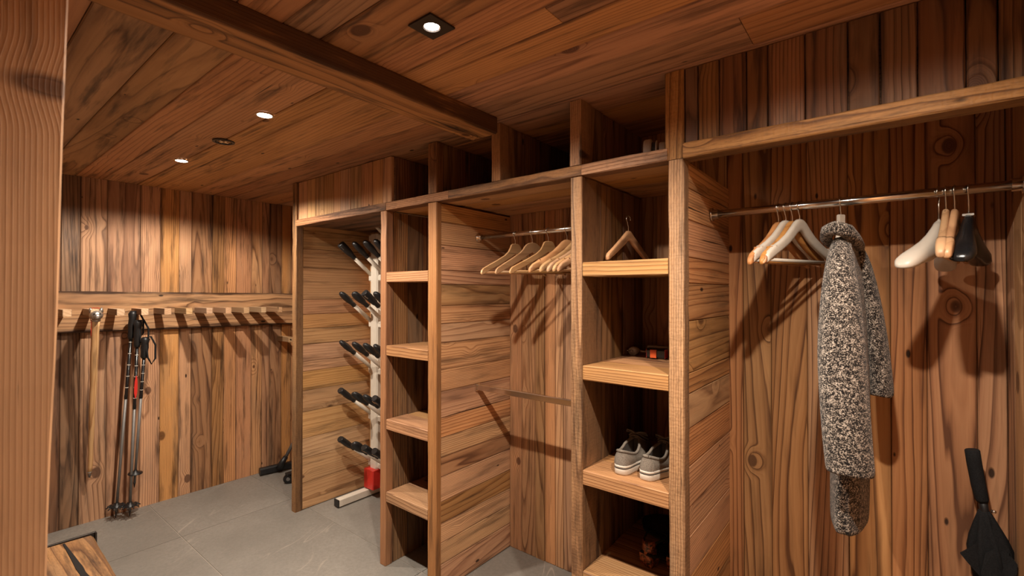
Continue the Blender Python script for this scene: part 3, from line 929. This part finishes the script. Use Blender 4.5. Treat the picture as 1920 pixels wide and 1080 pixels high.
def flat_body(name, top, bot, thick, mat, parent, m_):
    """plate cut along two outlines: top and bottom height at the same x stations, mirrored"""
    xs_ = [-x for x, _ in top[::-1] if x > 0] + [x for x, _ in top]
    tz = [z for x, z in top[::-1] if x > 0] + [z for _, z in top]
    bzs = [z for x, z in bot[::-1] if x > 0] + [z for _, z in bot]
    rings = []
    c = .0025
    for x, a, b in zip(xs_, tz, bzs):
        h = thick / 2
        rings.append([(x, -h + c, a), (x, h - c, a), (x, h, a - c), (x, h, b + c), (x, h - c, b), (x, -h + c, b), (x, -h, b + c), (x, -h, a - c)])
    return loft(name, rings, mat, parent, m_, smooth=False)
def hanger(kind, x, y, z, a, label, group, mat=None, rod=.0125, neck=-.05, tipmat=None, span=1.0, curve=.15):
    t = empty('hanger', (x, y, z), label, 'hanger', group)
    m_ = hmat(x, y, z, a)
    hook(t, m_, rod, neck)
    m_ = m_ @ Matrix.Diagonal((span, 1, 1, 1))
    if kind in ('flat', 'round'):
        if kind == 'flat':
            top = [(0, neck), (.017, neck - .001), (.026, neck - .006), (.034, neck - .022), (.046, neck - .042), (.07, neck - .062), (.12, neck - .089), (.17, neck - .113), (.205, neck - .131), (.214, neck - .141), (.217, neck - .151)]
            bot = [(0, neck - .052), (.017, neck - .062), (.026, neck - .067), (.034, neck - .072), (.046, neck - .079), (.07, neck - .092), (.12, neck - .118), (.17, neck - .142), (.205, neck - .160), (.214, neck - .162), (.217, neck - .158)]
        else:
            top = [(0, neck), (.02, neck - .004), (.036, neck - .012), (.048, neck - .023), (.056, neck - .036), (.075, neck - .054), (.12, neck - .082), (.17, neck - .110), (.205, neck - .131), (.214, neck - .141), (.217, neck - .151)]
            bot = [(0, neck - .050), (.02, neck - .060), (.036, neck - .070), (.048, neck - .078), (.056, neck - .083), (.075, neck - .093), (.12, neck - .118), (.17, neck - .142), (.205, neck - .160), (.214, neck - .162), (.217, neck - .158)]
        b = flat_body('body', top, bot, .013, mat or HANG, t, m_)
        tube('bar', [(-.2, 0, neck - .150), (.2, 0, neck - .150)], .0055, mat or HANG, t, 10, mtx=m_)
    elif kind == 'contour':
        n = neck
        half = [(0, n - .021, .042, 0, .020), (.014, n - .023, .044, 0, .020), (.03, n - .034, .048, .0, .020), (.05, n - .052, .046, -.003, .020), (.08, n - .075, .040, -.008, .021), (.12, n - .098, .036, -.016, .022), (.165, n - .120, .036, -.028, .023), (.195, n - .136, .034, -.038, .022), (.210, n - .147, .026, -.044, .018), (.216, n - .153, .013, -.047, .010)]
        half = [(q[0], q[1], q[2], q[3] * curve, q[4]) for q in half]
        if tipmat:
            arms_loft('body', half[:-1], mat, t, m_)
            for s in (-1, 1):
                rings = []
                for xx, zz, hh, yy, tt in half[-2:] + [(.2215, half[-1][1] - .006, .006, half[-1][3], .005)]:
                    rings.append([(s * xx + s * .0005, yy + math.copysign(abs(math.cos(q)) ** .65, math.cos(q)) * tt / 2, zz + math.copysign(abs(math.sin(q)) ** .65, math.sin(q)) * hh / 2) for q in [2 * math.pi * (k + .5) / 12 for k in range(12)]])
                loft('tip', rings, tipmat, t, m_, label='bare wood tip')
        else:
            arms_loft('body', half, mat or HANG, t, m_)
        for s in (-1, 1):
            bxm = m_ @ Matrix.Translation((s * .158, -.026 * curve, n - .1005)) @ Matrix.Rotation(s * R(26), 4, 'Y')
            link('notch', board_mesh('notch', .004, .021, .006, .001), mat or HANG, t, bxm)
        tube('bar', [(-.19, -.034 * curve, n - .147), (.19, -.034 * curve, n - .147)], .0055, mat or HANG, t, 10, mtx=m_)
    elif kind == 'joint':
        n = neck
        half = [(0, n - .024, .048, 0, .018), (.012, n - .026, .050, 0, .018), (.026, n - .038, .050, 0, .018), (.05, n - .060, .046, -.003, .019), (.09, n - .086, .038, -.009, .020), (.13, n - .106, .034, -.018, .021), (.142, n - .112, .034, -.021, .021)]
        half = [(q[0], q[1], q[2], q[3] * curve, q[4]) for q in half]
        arms_loft('body', half, mat or HANG, t, m_)
        for s in (-1, 1):
            rings = []
            for xx, zz, hh, yy, tt in [(.139, n - .113, .042, -.020, .026), (.152, n - .118, .042, -.025, .026), (.185, n - .131, .038, -.036, .025), (.203, n - .142, .028, -.042, .02), (.208, n - .147, .014, -.044, .011)]:
                rings.append([(s * xx, yy * curve + math.copysign(abs(math.cos(q)) ** .6, math.cos(q)) * tt / 2, zz + math.copysign(abs(math.sin(q)) ** .6, math.sin(q)) * hh / 2) for q in [2 * math.pi * (k + .5) / 12 for k in range(12)]])
            loft('shoulder_piece', rings, mat or HANG, t, m_)
        tube('bar', [(-.18, -.034 * curve, n - .148), (.18, -.034 * curve, n - .148)], .005, mat or HANG, t, 10, mtx=m_)
    elif kind == 'wide':
        n = neck
        half = [(0, n - .032, .064, 0, .026), (.014, n - .036, .072, 0, .027), (.03, n - .055, .086, 0, .030), (.055, n - .076, .080, -.004, .037), (.085, n - .092, .066, -.010, .045), (.12, n - .104, .050, -.018, .052), (.15, n - .117, .045, -.026, .058), (.172, n - .127, .036, -.032, .054), (.185, n - .134, .022, -.035, .038), (.189, n - .137, .008, -.036, .016)]
        half = [(q[0], q[1], q[2], q[3] * curve, q[4]) for q in half]
        b = arms_loft('body', half, mat, t, m_, 16, .8)
        tube('collar', [(0, 0, n - .004), (0, 0, n + .002), (0, 0, n + .003), (0, 0, n + .007)], [.007, .007, .004, .003], STEEL if mat is BLACK_G else mat, t, 10, mtx=m_)
        if mat is BLACK_G:
            link('steel_cap', board_mesh('steel_cap', .030, .025, .006, .001), STEEL, t, m_ @ Matrix.Translation((0, 0, n - .001)), label='bright steel cap under the hook')
    return t
G1 = 'wooden hangers on the middle rail'
for kind, x, a, lab in [
        ('flat', -1.492, 11, 'flat pale wooden hanger, leftmost on the middle rail'),
        ('round', -1.384, 17, 'flat wooden hanger with a round top, second from the left on the middle rail'),
        ('flat', -1.287, 21, 'flat pale wooden hanger, third from the left on the middle rail'),
        ('contour', -1.181, 22, 'thick curved wooden hanger, fourth from the left on the middle rail'),
        ('contour', -1.122, 22, 'thick curved wooden hanger, fifth from the left on the middle rail'),
        ('contour', -1.082, 22, 'thick curved wooden hanger, sixth from the left on the middle rail'),
        ('contour', -1.052, 22, 'thick curved wooden hanger, seventh from the left on the middle rail'),
        ('contour', -1.028, 22, 'thick curved wooden hanger, nearest the post on the middle rail')]:
    hanger(kind, x, RY, RZ, a, lab, G1)
G2 = 'hangers left of the coat'
hanger('contour', -.306, CY, CZ, 16, 'natural wooden hanger mostly hidden behind the white ones left of the coat', G2, HANG_O, .0145)
hanger('contour', -.283, CY, CZ, 22, 'white hanger with a wooden tip, farther left of the two white ones beside the coat', G2, WHITE_P, .0145, -.046, HANG)
hanger('contour', -.263, CY, CZ, 18, 'orange-brown wooden hanger between the two white hangers left of the coat', G2, HANG_O, .0145)
hanger('contour', -.241, CY, CZ, 22, 'white hanger with a wooden tip, nearest the coat on its left', G2, WHITE_P, .0145, -.046, HANG_O)
G3 = 'hangers right of the coat'
hanger('wide', .119, CY, CZ, 198, 'milky white broad-shouldered plastic hanger, leftmost of those right of the coat', G3, PLAST_W, .0145, -.088, curve=.9)
hanger('joint', .135, CY, CZ, 9, 'wooden hanger with jointed shoulders, left one of the two beside the black hanger', G3, HANG, .0145, -.052)
hanger('joint', .154, CY, CZ, 11, 'wooden hanger with jointed shoulders, right one of the two beside the black hanger', G3, HANG, .0145, -.054)
hanger('wide', .184, CY, CZ, 12, 'black glossy broad-shouldered hanger on the long rail', G3, BLACK_G, .0145, -.074)
# hanger standing in the cubby
t = empty('hanger', (-.868, 1.88, 1.812), 'wooden hanger standing in the cubby above the one with the power strip', 'hanger')
m_ = hmat(-.868, 1.88, 1.812, 9)
hook(t, m_, .0125, -.05)
n_ = -.05
half = [(0, n_ - .022, .044, 0, .018), (.012, n_ - .024, .046, 0, .018), (.028, n_ - .037, .046, 0, .018), (.06, n_ - .060, .040, 0, .02), (.11, n_ - .094, .034, 0, .02), (.145, n_ - .116, .030, 0, .02), (.155, n_ - .124, .016, 0, .01)]
arms_loft('body', half, HANG_O, t, m_)

# coat's own hanger
ch0 = hanger('contour', -.123, CY, CZ, 8, 'white hanger inside the tweed coat', None, WHITE_P, .0145, -.088, span=.72)
link('neck_block', board_mesh('neck_block', .020, .013, .060, .003), WHITE_P, ch0, hmat(-.123, CY, CZ - .072, 40))

# ================================================================== TWEED COAT
ct = empty('coat', (-.11, 1.88, 1.70), 'black and white tweed coat hanging edge-on from the long rail', 'coat')
def cloth(name, secs, mat, parent, at, n=30, fold=.10, seed=0., cap1=True, p=1.0, sub=1):
    """secs: (z, xc, yc, rx, ry, yaw)"""
    rings = []
    at = Vector(at)
    for z, xc, yc, rx, ry, yaw in secs:
        ring = []
        for k in range(n):
            an = 2 * math.pi * k / n
            f = 1 + fold * mnoise.noise(Vector((math.cos(an) * 1.5 + seed, math.sin(an) * 1.5, z * 2.2 + seed))) + fold * .6 * mnoise.noise(Vector((math.cos(an) * 3.5, math.sin(an) * 3.5 + seed, z * 3.5)))
            x = math.copysign(abs(math.cos(an)) ** p, math.cos(an)) * rx * f
            y = math.copysign(abs(math.sin(an)) ** p, math.sin(an)) * ry * f
            c, s = math.cos(R(yaw)), math.sin(R(yaw))
            ring.append(Vector((xc + x * c - y * s, yc + x * s + y * c, z + .006 * mnoise.noise(Vector((an, z, seed))))) - at)
        rings.append(ring)
    return loft(name, rings, mat, parent, Matrix.Translation(at), True, cap1, sub=sub)
cloth('body', [(1.685, -.105, 1.89, .014, .05, 0), (1.675, -.107, 1.89, .022, .11, 0), (1.655, -.108, 1.89, .028, .155, 0), (1.61, -.108, 1.89, .033, .18, 0), (1.52, -.107, 1.88, .042, .19, 0), (1.38, -.106, 1.88, .050, .185, 0), (1.2, -.100, 1.88, .052, .185, 0), (1.02, -.100, 1.87, .052, .185, 0), (.90, -.102, 1.86, .051, .18, 0), (.81, -.103, 1.86, .050, .178, 0), (.785, -.103, 1.86, .049, .175, 0), (.780, -.103, 1.86, .043, .165, 0), (.82, -.103, 1.86, .037, .15, 0)], TWEED, ct, (-.1, 1.88, 1.2), 36, .12, 3.)
cloth('near_sleeve', [(1.672, -.113, 1.80, .014, .02, 0), (1.664, -.113, 1.775, .022, .035, 0), (1.63, -.114, 1.74, .028, .045, 0), (1.58, -.114, 1.71, .037, .048, 0), (1.50, -.113, 1.69, .047, .050, 0), (1.42, -.112, 1.675, .054, .050, 0), (1.33, -.111, 1.668, .060, .050, 4), (1.22, -.106, 1.66, .061, .048, 6), (1.10, -.100, 1.655, .060, .047, 8), (1.02, -.094, 1.655, .058, .045, 8), (.984, -.091, 1.655, .058, .044, 8), (.979, -.091, 1.655, .052, .038, 8), (1.02, -.091, 1.655, .046, .034, 8)], TWEED, ct, (-.1, 1.68, 1.3), 30, .08, 8.)
cloth('far_sleeve', [(1.66, -.085, 1.93, .012, .03, 0), (1.63, -.072, 1.94, .020, .045, 0), (1.54, -.056, 1.94, .026, .05, 0), (1.42, -.040, 1.94, .030, .05, 0), (1.30, -.029, 1.94, .033, .05, 0), (1.19, -.022, 1.94, .035, .048, 0), (1.168, -.022, 1.94, .035, .046, 0), (1.164, -.022, 1.94, .030, .04, 0), (1.20, -.022, 1.94, .027, .036, 0)], TWEED, ct, (-.05, 1.9, 1.4), 26, .08, 14.)
pts = [(-.150, 1.86, 1.655), (-.156, 1.80, 1.672), (-.146, 1.745, 1.690), (-.125, 1.715, 1.694), (-.098, 1.722, 1.684), (-.082, 1.77, 1.662), (-.074, 1.85, 1.648), (-.072, 1.94, 1.645)]
pp = []
for i in range(len(pts) - 1):
    for q in range(3):
        pp.append(Vector(pts[i]).lerp(Vector(pts[i + 1]), q / 3))
pp.append(Vector(pts[-1]))
tube('collar', pp, [.008 + .013 * math.sin(math.pi * min(1, (i + .6) / (len(pp) + .2))) ** .6 for i in range(len(pp))], TWEED, ct, 12, at=(-.11, 1.78, 1.67))

# ================================================================== UMBRELLA
um = empty('umbrella', (.27, 2.03, 0), 'black folded umbrella leaning in the corner of the coat space', 'umbrella')
A = [Vector(q) for q in ((.204, 2.085, 1.0), (.2085, 2.085, .96), (.218, 2.085, .89), (.2255, 2.085, .848), (.232, 2.085, .80), (.248, 2.08, .62), (.262, 2.065, .35), (.270, 2.05, .02))]
tube('handle', [A[0], A[0] + Vector((.0005, 0, -.003)), A[1], A[2], A[3], A[3] + Vector((.001, 0, -.008))], [.016, .0185, .0185, .018, .0165, .014], FABB, um, 16, at=A[1])
tube('shaft', [A[3] + Vector((0, 0, .01)), A[4], A[5], A[6], A[7]], [.012, .0115, .006, .006, .004], BLACK, um, 10, at=A[4])
tube('tip', [A[7], Vector((.2705, 2.048, .0))], [.006, .004], DARKSTEEL, um, 8, at=A[7])
tube('runner_button', [A[4] + Vector((.014, -.01, .02)), A[4] + Vector((.022, -.016, .021))], [.005, .004], CHROME, um, 8, at=A[4])
def axis_at(z):
    for a, b in zip(A[:-1], A[1:]):
        if a.z >= z >= b.z:
            return a.lerp(b, (a.z - z) / (a.z - b.z))
    return A[-1]
rings = []
n = 32
for z, r, lobe in [(.815, .013, .0), (.80, .019, .08), (.77, .028, .16), (.735, .038, .22), (.70, .045, .26), (.665, .047, .28), (.63, .043, .26), (.58, .038, .25), (.50, .033, .24), (.38, .027, .2), (.24, .020, .15), (.12, .013, .1), (.05, .008, 0)]:
    c = axis_at(z) - A[5]
    ring = []
    for k in range(n):
        an = 2 * math.pi * k / n
        f = 1 + lobe * math.cos(8 * an + z * 6) + .12 * mnoise.noise(Vector((math.cos(an) * 2, math.sin(an) * 2, z * 9)))
        ring.append(c + Vector((math.cos(an) * r * f, math.sin(an) * r * f * .8, 0)))
    rings.append(ring)
cn = loft('canopy', rings, FABB, um, Matrix.Translation(A[5]))
def flap(pts, th=.003):
    """one loose fold of cloth: a thick curved triangle"""
    vs, fs = [], []
    for p in pts:
        vs += [Vector(p) - Vector((0, th, 0)) - A[5], Vector(p) + Vector((0, th, 0)) - A[5]]
    m = len(pts)
    fs.append(tuple(2 * i for i in range(m)))
    fs.append(tuple(2 * i + 1 for i in range(m - 1, -1, -1)))
    for i in range(m):
        j = (i + 1) % m
        fs.append((2 * i, 2 * i + 1, 2 * j + 1, 2 * j))
    return link('fold', mesh('fold', vs, fs), FABB, cn, Matrix.Translation(A[5]))
flap([(.228, 2.065, .745), (.205, 2.045, .715), (.170, 2.035, .682), (.186, 2.035, .660), (.214, 2.04, .625), (.240, 2.05, .56), (.245, 2.06, .66)])
flap([(.244, 2.06, .79), (.262, 2.048, .765), (.266, 2.046, .745), (.278, 2.044, .725), (.279, 2.044, .69), (.262, 2.05, .63), (.246, 2.055, .68)])
flap([(.262, 2.05, .725), (.288, 2.035, .70), (.2935, 2.03, .692), (.2925, 2.03, .665), (.272, 2.03, .620), (.252, 2.045, .56), (.25, 2.05, .66)])
flap([(.226, 2.038, .70), (.215, 2.028, .64), (.236, 2.02, .56), (.258, 2.02, .56), (.262, 2.03, .64), (.246, 2.034, .72)])

# ================================================================== SNEAKERS
def sneaker(x, y, z, ang, mirror, label):
    t = empty('sneaker', (x, y + .13, z), label, 'shoe', 'grey canvas sneakers')
    m_ = Matrix.Translation((x, y, z)) @ Matrix.Rotation(R(ang), 4, 'Z') @ Matrix.Diagonal((mirror * 1.07, 1.04, 1.08, 1))
    # outline of the foot, heel at y = 0, toe at y = .285
    def outline(k, n, grow=0.):
        a = 2 * math.pi * k / n
        s, c = math.sin(a), math.cos(a)
        yy = .1425 - .1425 * c                     # 0 heel .. .285 toe
        f = yy / .285
        wd = .0375 + .0135 * math.sin(min(1, max(0, (f - .18) / .62)) * math.pi) ** 1.2 - .001 * f
        e = math.sqrt(max(0, 1 - ((f - .5) / .5) ** 2)) if False else abs(s) ** .55
        xx = math.copysign(wd * e, s) + .010 * math.sin(f * math.pi) * (1 if f > .3 else f / .3) * .6
        return Vector((xx * (1 + grow * 18), yy + grow * -c * 1.0, 0))
    n = 40
    O = [outline(k, n) for k in range(n)]
    cen = Vector((.003, .14, 0))
    def ring(scale, z, dy=0.):
        return [Vector((cen.x + (p.x - cen.x) * scale, cen.y + (p.y - cen.y) * (1 + (scale - 1) * .35) + dy, z)) for p in O]
    loft('sole', [ring(.98, 0), ring(1.03, .004), ring(1.05, .014), ring(1.05, .0245), ring(1.0, .0255)], RUBBER, t, m_)
    loft('sole_stripe', [ring(1.035, .0215), ring(1.066, .022), ring(1.066, .0250), ring(1.03, .0256)], DKLINE, t, m_, False, False, label='thin dark stripe around the sole')
    loft('foxing', [ring(1.03, .0252), ring(1.052, .0258), ring(1.052, .0325), ring(1.0, .0335)], RUBBER, t, m_, False, False)
    # upper: from the sole to the collar; opening in the rear 60 percent
    def top_pt(k):
        p = O[k]
        f = p.y / .285
        s = (p.x - cen.x)
        oy = .012 + .150 * min(1, f / .72)
        cw = .030 * (1 - .10 * (f > .5))
        e = math.sqrt(max(0, 1 - ((oy - .087) / .076) ** 2))
        zz = .074 + .004 * math.cos(min(1, f / .35) * math.pi) - .010 * math.sin(min(1, f / .55) * math.pi) + .020 * max(0, min(1, (f - .40) / .3))
        return Vector((cen.x * .5 + math.copysign(max(.35, e) * cw, s) * (0.25 + .75 * min(1, abs(s) / .025)), oy, zz))
    def upper_pt(k, v):
        p, tp = O[k], top_pt(k)
        f = p.y / .285
        b = Vector((p.x, p.y, .032))
        if f > .72:
            q = b.lerp(tp, v)
            q.z = .032 + (tp.z - .032) * (v ** .75 if f > .9 else v ** .85)
            rise = math.sin(v * math.pi) * .010
            q.z += rise
        else:
            q = b.lerp(tp, v)
            q.x += math.copysign(math.sin(v * math.pi) * .004, p.x - cen.x)
            q.z = .032 + (tp.z - .032) * v
        return q
    rings = [[upper_pt(k, v / 8) for k in range(n)] for v in range(9)]
    top = [top_pt(k) for k in range(n)]
    up = loft('upper', rings, CANVAS, t, m_, False, False)
    tc = sum(top, Vector()) / n
    ins = []
    for sc, dz in ((.985, .0015), (.93, .001), (.90, -.012), (.95, -.030), (.9, -.041)):
        ins.append([Vector((tc.x + (q.x - tc.x) * sc, tc.y + (q.y - tc.y) * sc, q.z + dz if dz > -.02 else max(.034, .075 + dz))) for q in top])
    loft('lining', ins, LINING, t, m_, False, False)
    ins2 = [[Vector((tc.x + (q.x - tc.x) * sc, tc.y + (q.y - tc.y) * sc, .0365)) for q in top] for sc in (.93, .5, .1)]
    loft('insole', ins2, INSOLE, t, m_, False, True)
    # padded collar roll, heel patch with a stitched seam
    tube('collar', [q + Vector((0, 0, .001)) for q in top[1:]] + [top[0] + Vector((0, 0, .001)), top[1] + Vector((0, 0, .001))], .0052, CANVAS, t, 8, mtx=m_)
    hp = []
    for v in range(0, 8):
        row = []
        for k in list(range(n - 6, n)) + list(range(0, 4)):
            q = upper_pt(k, .02 + v / 8)
            d_ = Vector((q.x - cen.x, min(q.y - .06, 0), 0))
            row.append(q + d_.normalized() * .0016)
        hp.append(row)
    loft('heel_patch', hp, CANVAS, t, m_, False, False, closed=False)
    for kk in (n - 6, 3):
        tube('seam', [upper_pt(kk, .04 + v / 8 * .95) + Vector((upper_pt(kk, .5).x - cen.x, -.03, 0)).normalized() * .002 for v in range(8)], .0011, LACE, t, 6, mtx=m_)
    # tongue and laces
    tg = []
    for q in range(6):
        f = q / 5
        yy = .150 + f * .075
        zz = .101 - f * .030
        tg.append([(-.024 + .003, yy, zz - .006), (-.012 + .003, yy, zz + .001), (.003, yy, zz + .003), (.012 + .003, yy, zz + .001), (.024 + .003, yy, zz - .006)])
    tongue = loft('tongue', tg, CANVAS, t, m_, False, False, closed=False)
    tongue.modifiers.new('s', 'SOLIDIFY').thickness = .004
    for q in range(4):
        f = q / 4
        yy = .158 + f * .062
        zz = .104 - f * .026
        tube('lace', [(-.026, yy + .006, zz - .008), (-.012, yy, zz + .002), (.003, yy - .002, zz + .0045), (.018, yy, zz + .002), (.032, yy + .006, zz - .008)], .0028, LACE, t, 6, mtx=m_)
    bow = [(.003, .155, .108), (.018, .150, .116), (.036, .157, .116), (.044, .17, .106), (.032, .172, .104), (.012, .163, .107), (.003, .156, .108), (-.014, .152, .115), (-.032, .162, .113), (-.036, .174, .102), (-.02, .170, .104), (.0, .158, .108)]
    tube('lace_bow', bow, .003, LACE, t, 6, mtx=m_)
    tube('lace_end', [(.003, .156, .108), (.02, .168, .109), (.036, .186, .092), (.044, .196, .07)], .0024, LACE, t, 6, mtx=m_)
    return t
sneaker(-.787, 1.626, .8172, 2, -1, 'left grey canvas sneaker of the pair, its heel to the room')
sneaker(-.692, 1.632, .8172, -3, 1, 'right grey canvas sneaker of the pair, next to the post')

# ================================================================== SANDALS AND SLIPPER below
def sandal(x, y, z, ang, label):
    t = empty('sandal', (x, y, z), label, 'shoe', 'dark patterned sandals')
    m_ = Matrix.Translation((x, y, z)) @ Matrix.Rotation(R(ang), 4, 'Z')
    ft = []
    for q in range(11):
        f = q / 10
        wd = .026 + .014 * math.sin(f * math.pi * .9)
        yy = .235 * f
        h = .040 * (1 - f) ** 1.6 + .012
        ft.append([(-wd, yy, h), (-wd * .7, yy, h + .004), (wd * .7, yy, h + .004), (wd, yy, h), (wd * .95, yy, h - .010), (-wd * .95, yy, h - .010)])
    loft('footbed', ft, LEATH, t, m_)
    loft('heel', [[(-.024, .004, .0), (.024, .004, 0), (.022, .05, 0), (-.022, .05, 0)], [(-.026, .0, .022), (.026, .0, .022), (.025, .058, .022), (-.025, .058, .022)], [(-.026, -.002, .047), (.026, -.002, .047), (.027, .07, .036), (-.027, .07, .036)]], STRAP, t, m_, smooth=False)
    hs = []
    for zz, sc in ((.046, 1.0), (.065, 1.02), (.085, .98), (.098, .9)):
        hs.append([(.027 * sc * math.sin(R(-95 + 190 * k / 10)), .028 - .034 * sc * math.cos(R(-95 + 190 * k / 10)) + (.098 - zz) * .1, zz) for k in range(11)])
    hc_ = loft('heel_counter', hs, STRAP, t, m_, False, False, closed=False)
    hc_.modifiers.new('s', 'SOLIDIFY').thickness = .004
    st = []
    for yy in (.13, .15, .17):
        st.append([(.042 * math.sin(R(-90 + 180 * k / 8)), yy, .018 + .040 * math.cos(R(-90 + 180 * k / 8))) for k in range(9)])
    s_ = loft('toe_strap', st, LEATH, t, m_, False, False, closed=False)
    s_.modifiers.new('s', 'SOLIDIFY').thickness = .004
    tube('ankle_strap', [(-.026, .03, .092), (-.04, .07, .10), (-.025, .115, .092), (.0, .13, .086), (.025, .115, .092), (.04, .07, .10), (.026, .03, .092)], .004, LEATH, t, 6, mtx=m_)
    return t
sandal(-.748, 1.765, .4285, -14, 'dark sandal with a red-brown patterned heel on the lowest shelf, left of its pair')
sandal(-.652, 1.80, .4285, -6, 'dark sandal with a red-brown patterned heel on the lowest shelf, beside the post')
t = empty('slipper', (-.74, 2.05, .43), 'round black slipper at the back of the lowest shelf', 'shoe')
rings = []
for q in range(9):
    f = q / 8
    wd = .05 * math.sin(math.pi * (.08 + .84 * f)) ** .6
    hh = .085 * math.sin(math.pi * (.12 + .7 * f)) ** .7
    rings.append([(-.13 + .26 * f, wd * math.cos(2 * math.pi * k / 14), max(.0, hh * .5 + hh * .5 * math.sin(2 * math.pi * k / 14))) for k in range(14)])
loft('upper', rings, LEATH, t, Matrix.Translation((-.75, 2.04, .434)) @ Matrix.Rotation(R(-12), 4, 'Z'))
loft('sole', [[(.135 * math.cos(2 * math.pi * k / 20), .054 * math.sin(2 * math.pi * k / 20), zz) for k in range(20)] for zz in (0, .009)], DKLINE, t, Matrix.Translation((-.75, 2.04, .4275)) @ Matrix.Rotation(R(-12), 4, 'Z'), smooth=False)

# ================================================================== POWER STRIP and small device
sz = 1.2165
pw = empty('power_strip', (-.76, 2.05, sz), 'white power strip with its plug and cord at the back of the cubby', 'power strip')
bx('body', (-.855, 2.045, sz), (-.61, 2.095, sz + .042), 'X', 'Z', PLUGW, pw, ch=.005)
for k in range(3):
    tube('socket', [(-.80 + .07 * k, 2.07, sz + .0405), (-.80 + .07 * k, 2.07, sz + .0428)], .018, simple('socket_grey', (.2, .17, .14), .6), pw, 14, at=(-.80 + .07 * k, 2.07, sz + .04))
pl = Vector((-.893, 1.985, sz + .02))
tube('plug', [pl + Vector((-.004, -.012, -.004)), pl + Vector((0, 0, 0)), pl + Vector((.006, .016, .001)), pl + Vector((.012, .028, .002))], [.019, .020, .016, .008], PLUGW, pw, 14, at=pl)
for s in (-1, 1):
    tube('pin', [pl + Vector((-.004 + s * .009, -.010, .002)), pl + Vector((-.010 + s * .009, -.030, .004))], .0024, STEEL, pw, 6, at=pl)
cpts = [(pl + Vector((.012, .028, .002))).lerp(Vector((-.83, 2.02, sz + .026)), q / 4) + Vector((0, 0, -.008 * math.sin(math.pi * q / 4))) for q in range(5)] + [Vector((-.80, 2.035, sz + .022)), Vector((-.79, 2.046, sz + .02))]
tube('cord', cpts, .0042, PLUGW, pw, 8, at=pl)
dv = empty('switch_box', (-.768, 1.955, sz), 'small black box with an orange button in front of the white power strip', 'device')
mm = frame((-.772, 1.952, sz + .0225), Vector((1, .10, 0)), Vector((.10, -1, 0)))
link('case', board_mesh('case', .076, .045, .05, .009), BLACK_G, dv, mm)
link('button', board_mesh('button', .026, .035, .008, .004), ORANGE, dv, mm @ Matrix.Translation((-.008, 0, .026)))
for s in (-1, 1):
    link('side_stripe', board_mesh('side_stripe', .003, .036, .044, .001), RED, dv, mm @ Matrix.Translation((s * .0385, 0, 0)))

# ================================================================== SPOOL on the top shelf
spz = RZ1 - .004
sl = empty('spool', (-.70, 1.75, spz), 'off-white spool lying on the top shelf beside the dark header', 'spool')
def wheel(name, x, r, wth, mat):
    rings = [[(xx, rr * math.cos(2 * math.pi * k / 24), rr * math.sin(2 * math.pi * k / 24)) for k in range(24)] for xx, rr in ((-wth / 2, r * .6), (-wth / 2, r * .93), (-wth * .3, r), (wth * .3, r), (wth / 2, r * .93), (wth / 2, r * .6))]
    return loft(name, rings, mat, sl, Matrix.Translation((x, 1.75, spz + .051)) @ Matrix.Rotation(R(16), 4, 'Z'))
wheel('flange', -.724, .050, .030, RUBBER)
wheel('core', -.700, .036, .026, DKLINE)
wheel('rim', -.690, .040, .007, RUBBER)
wheel('cap', -.668, .030, .022, RUBBER)
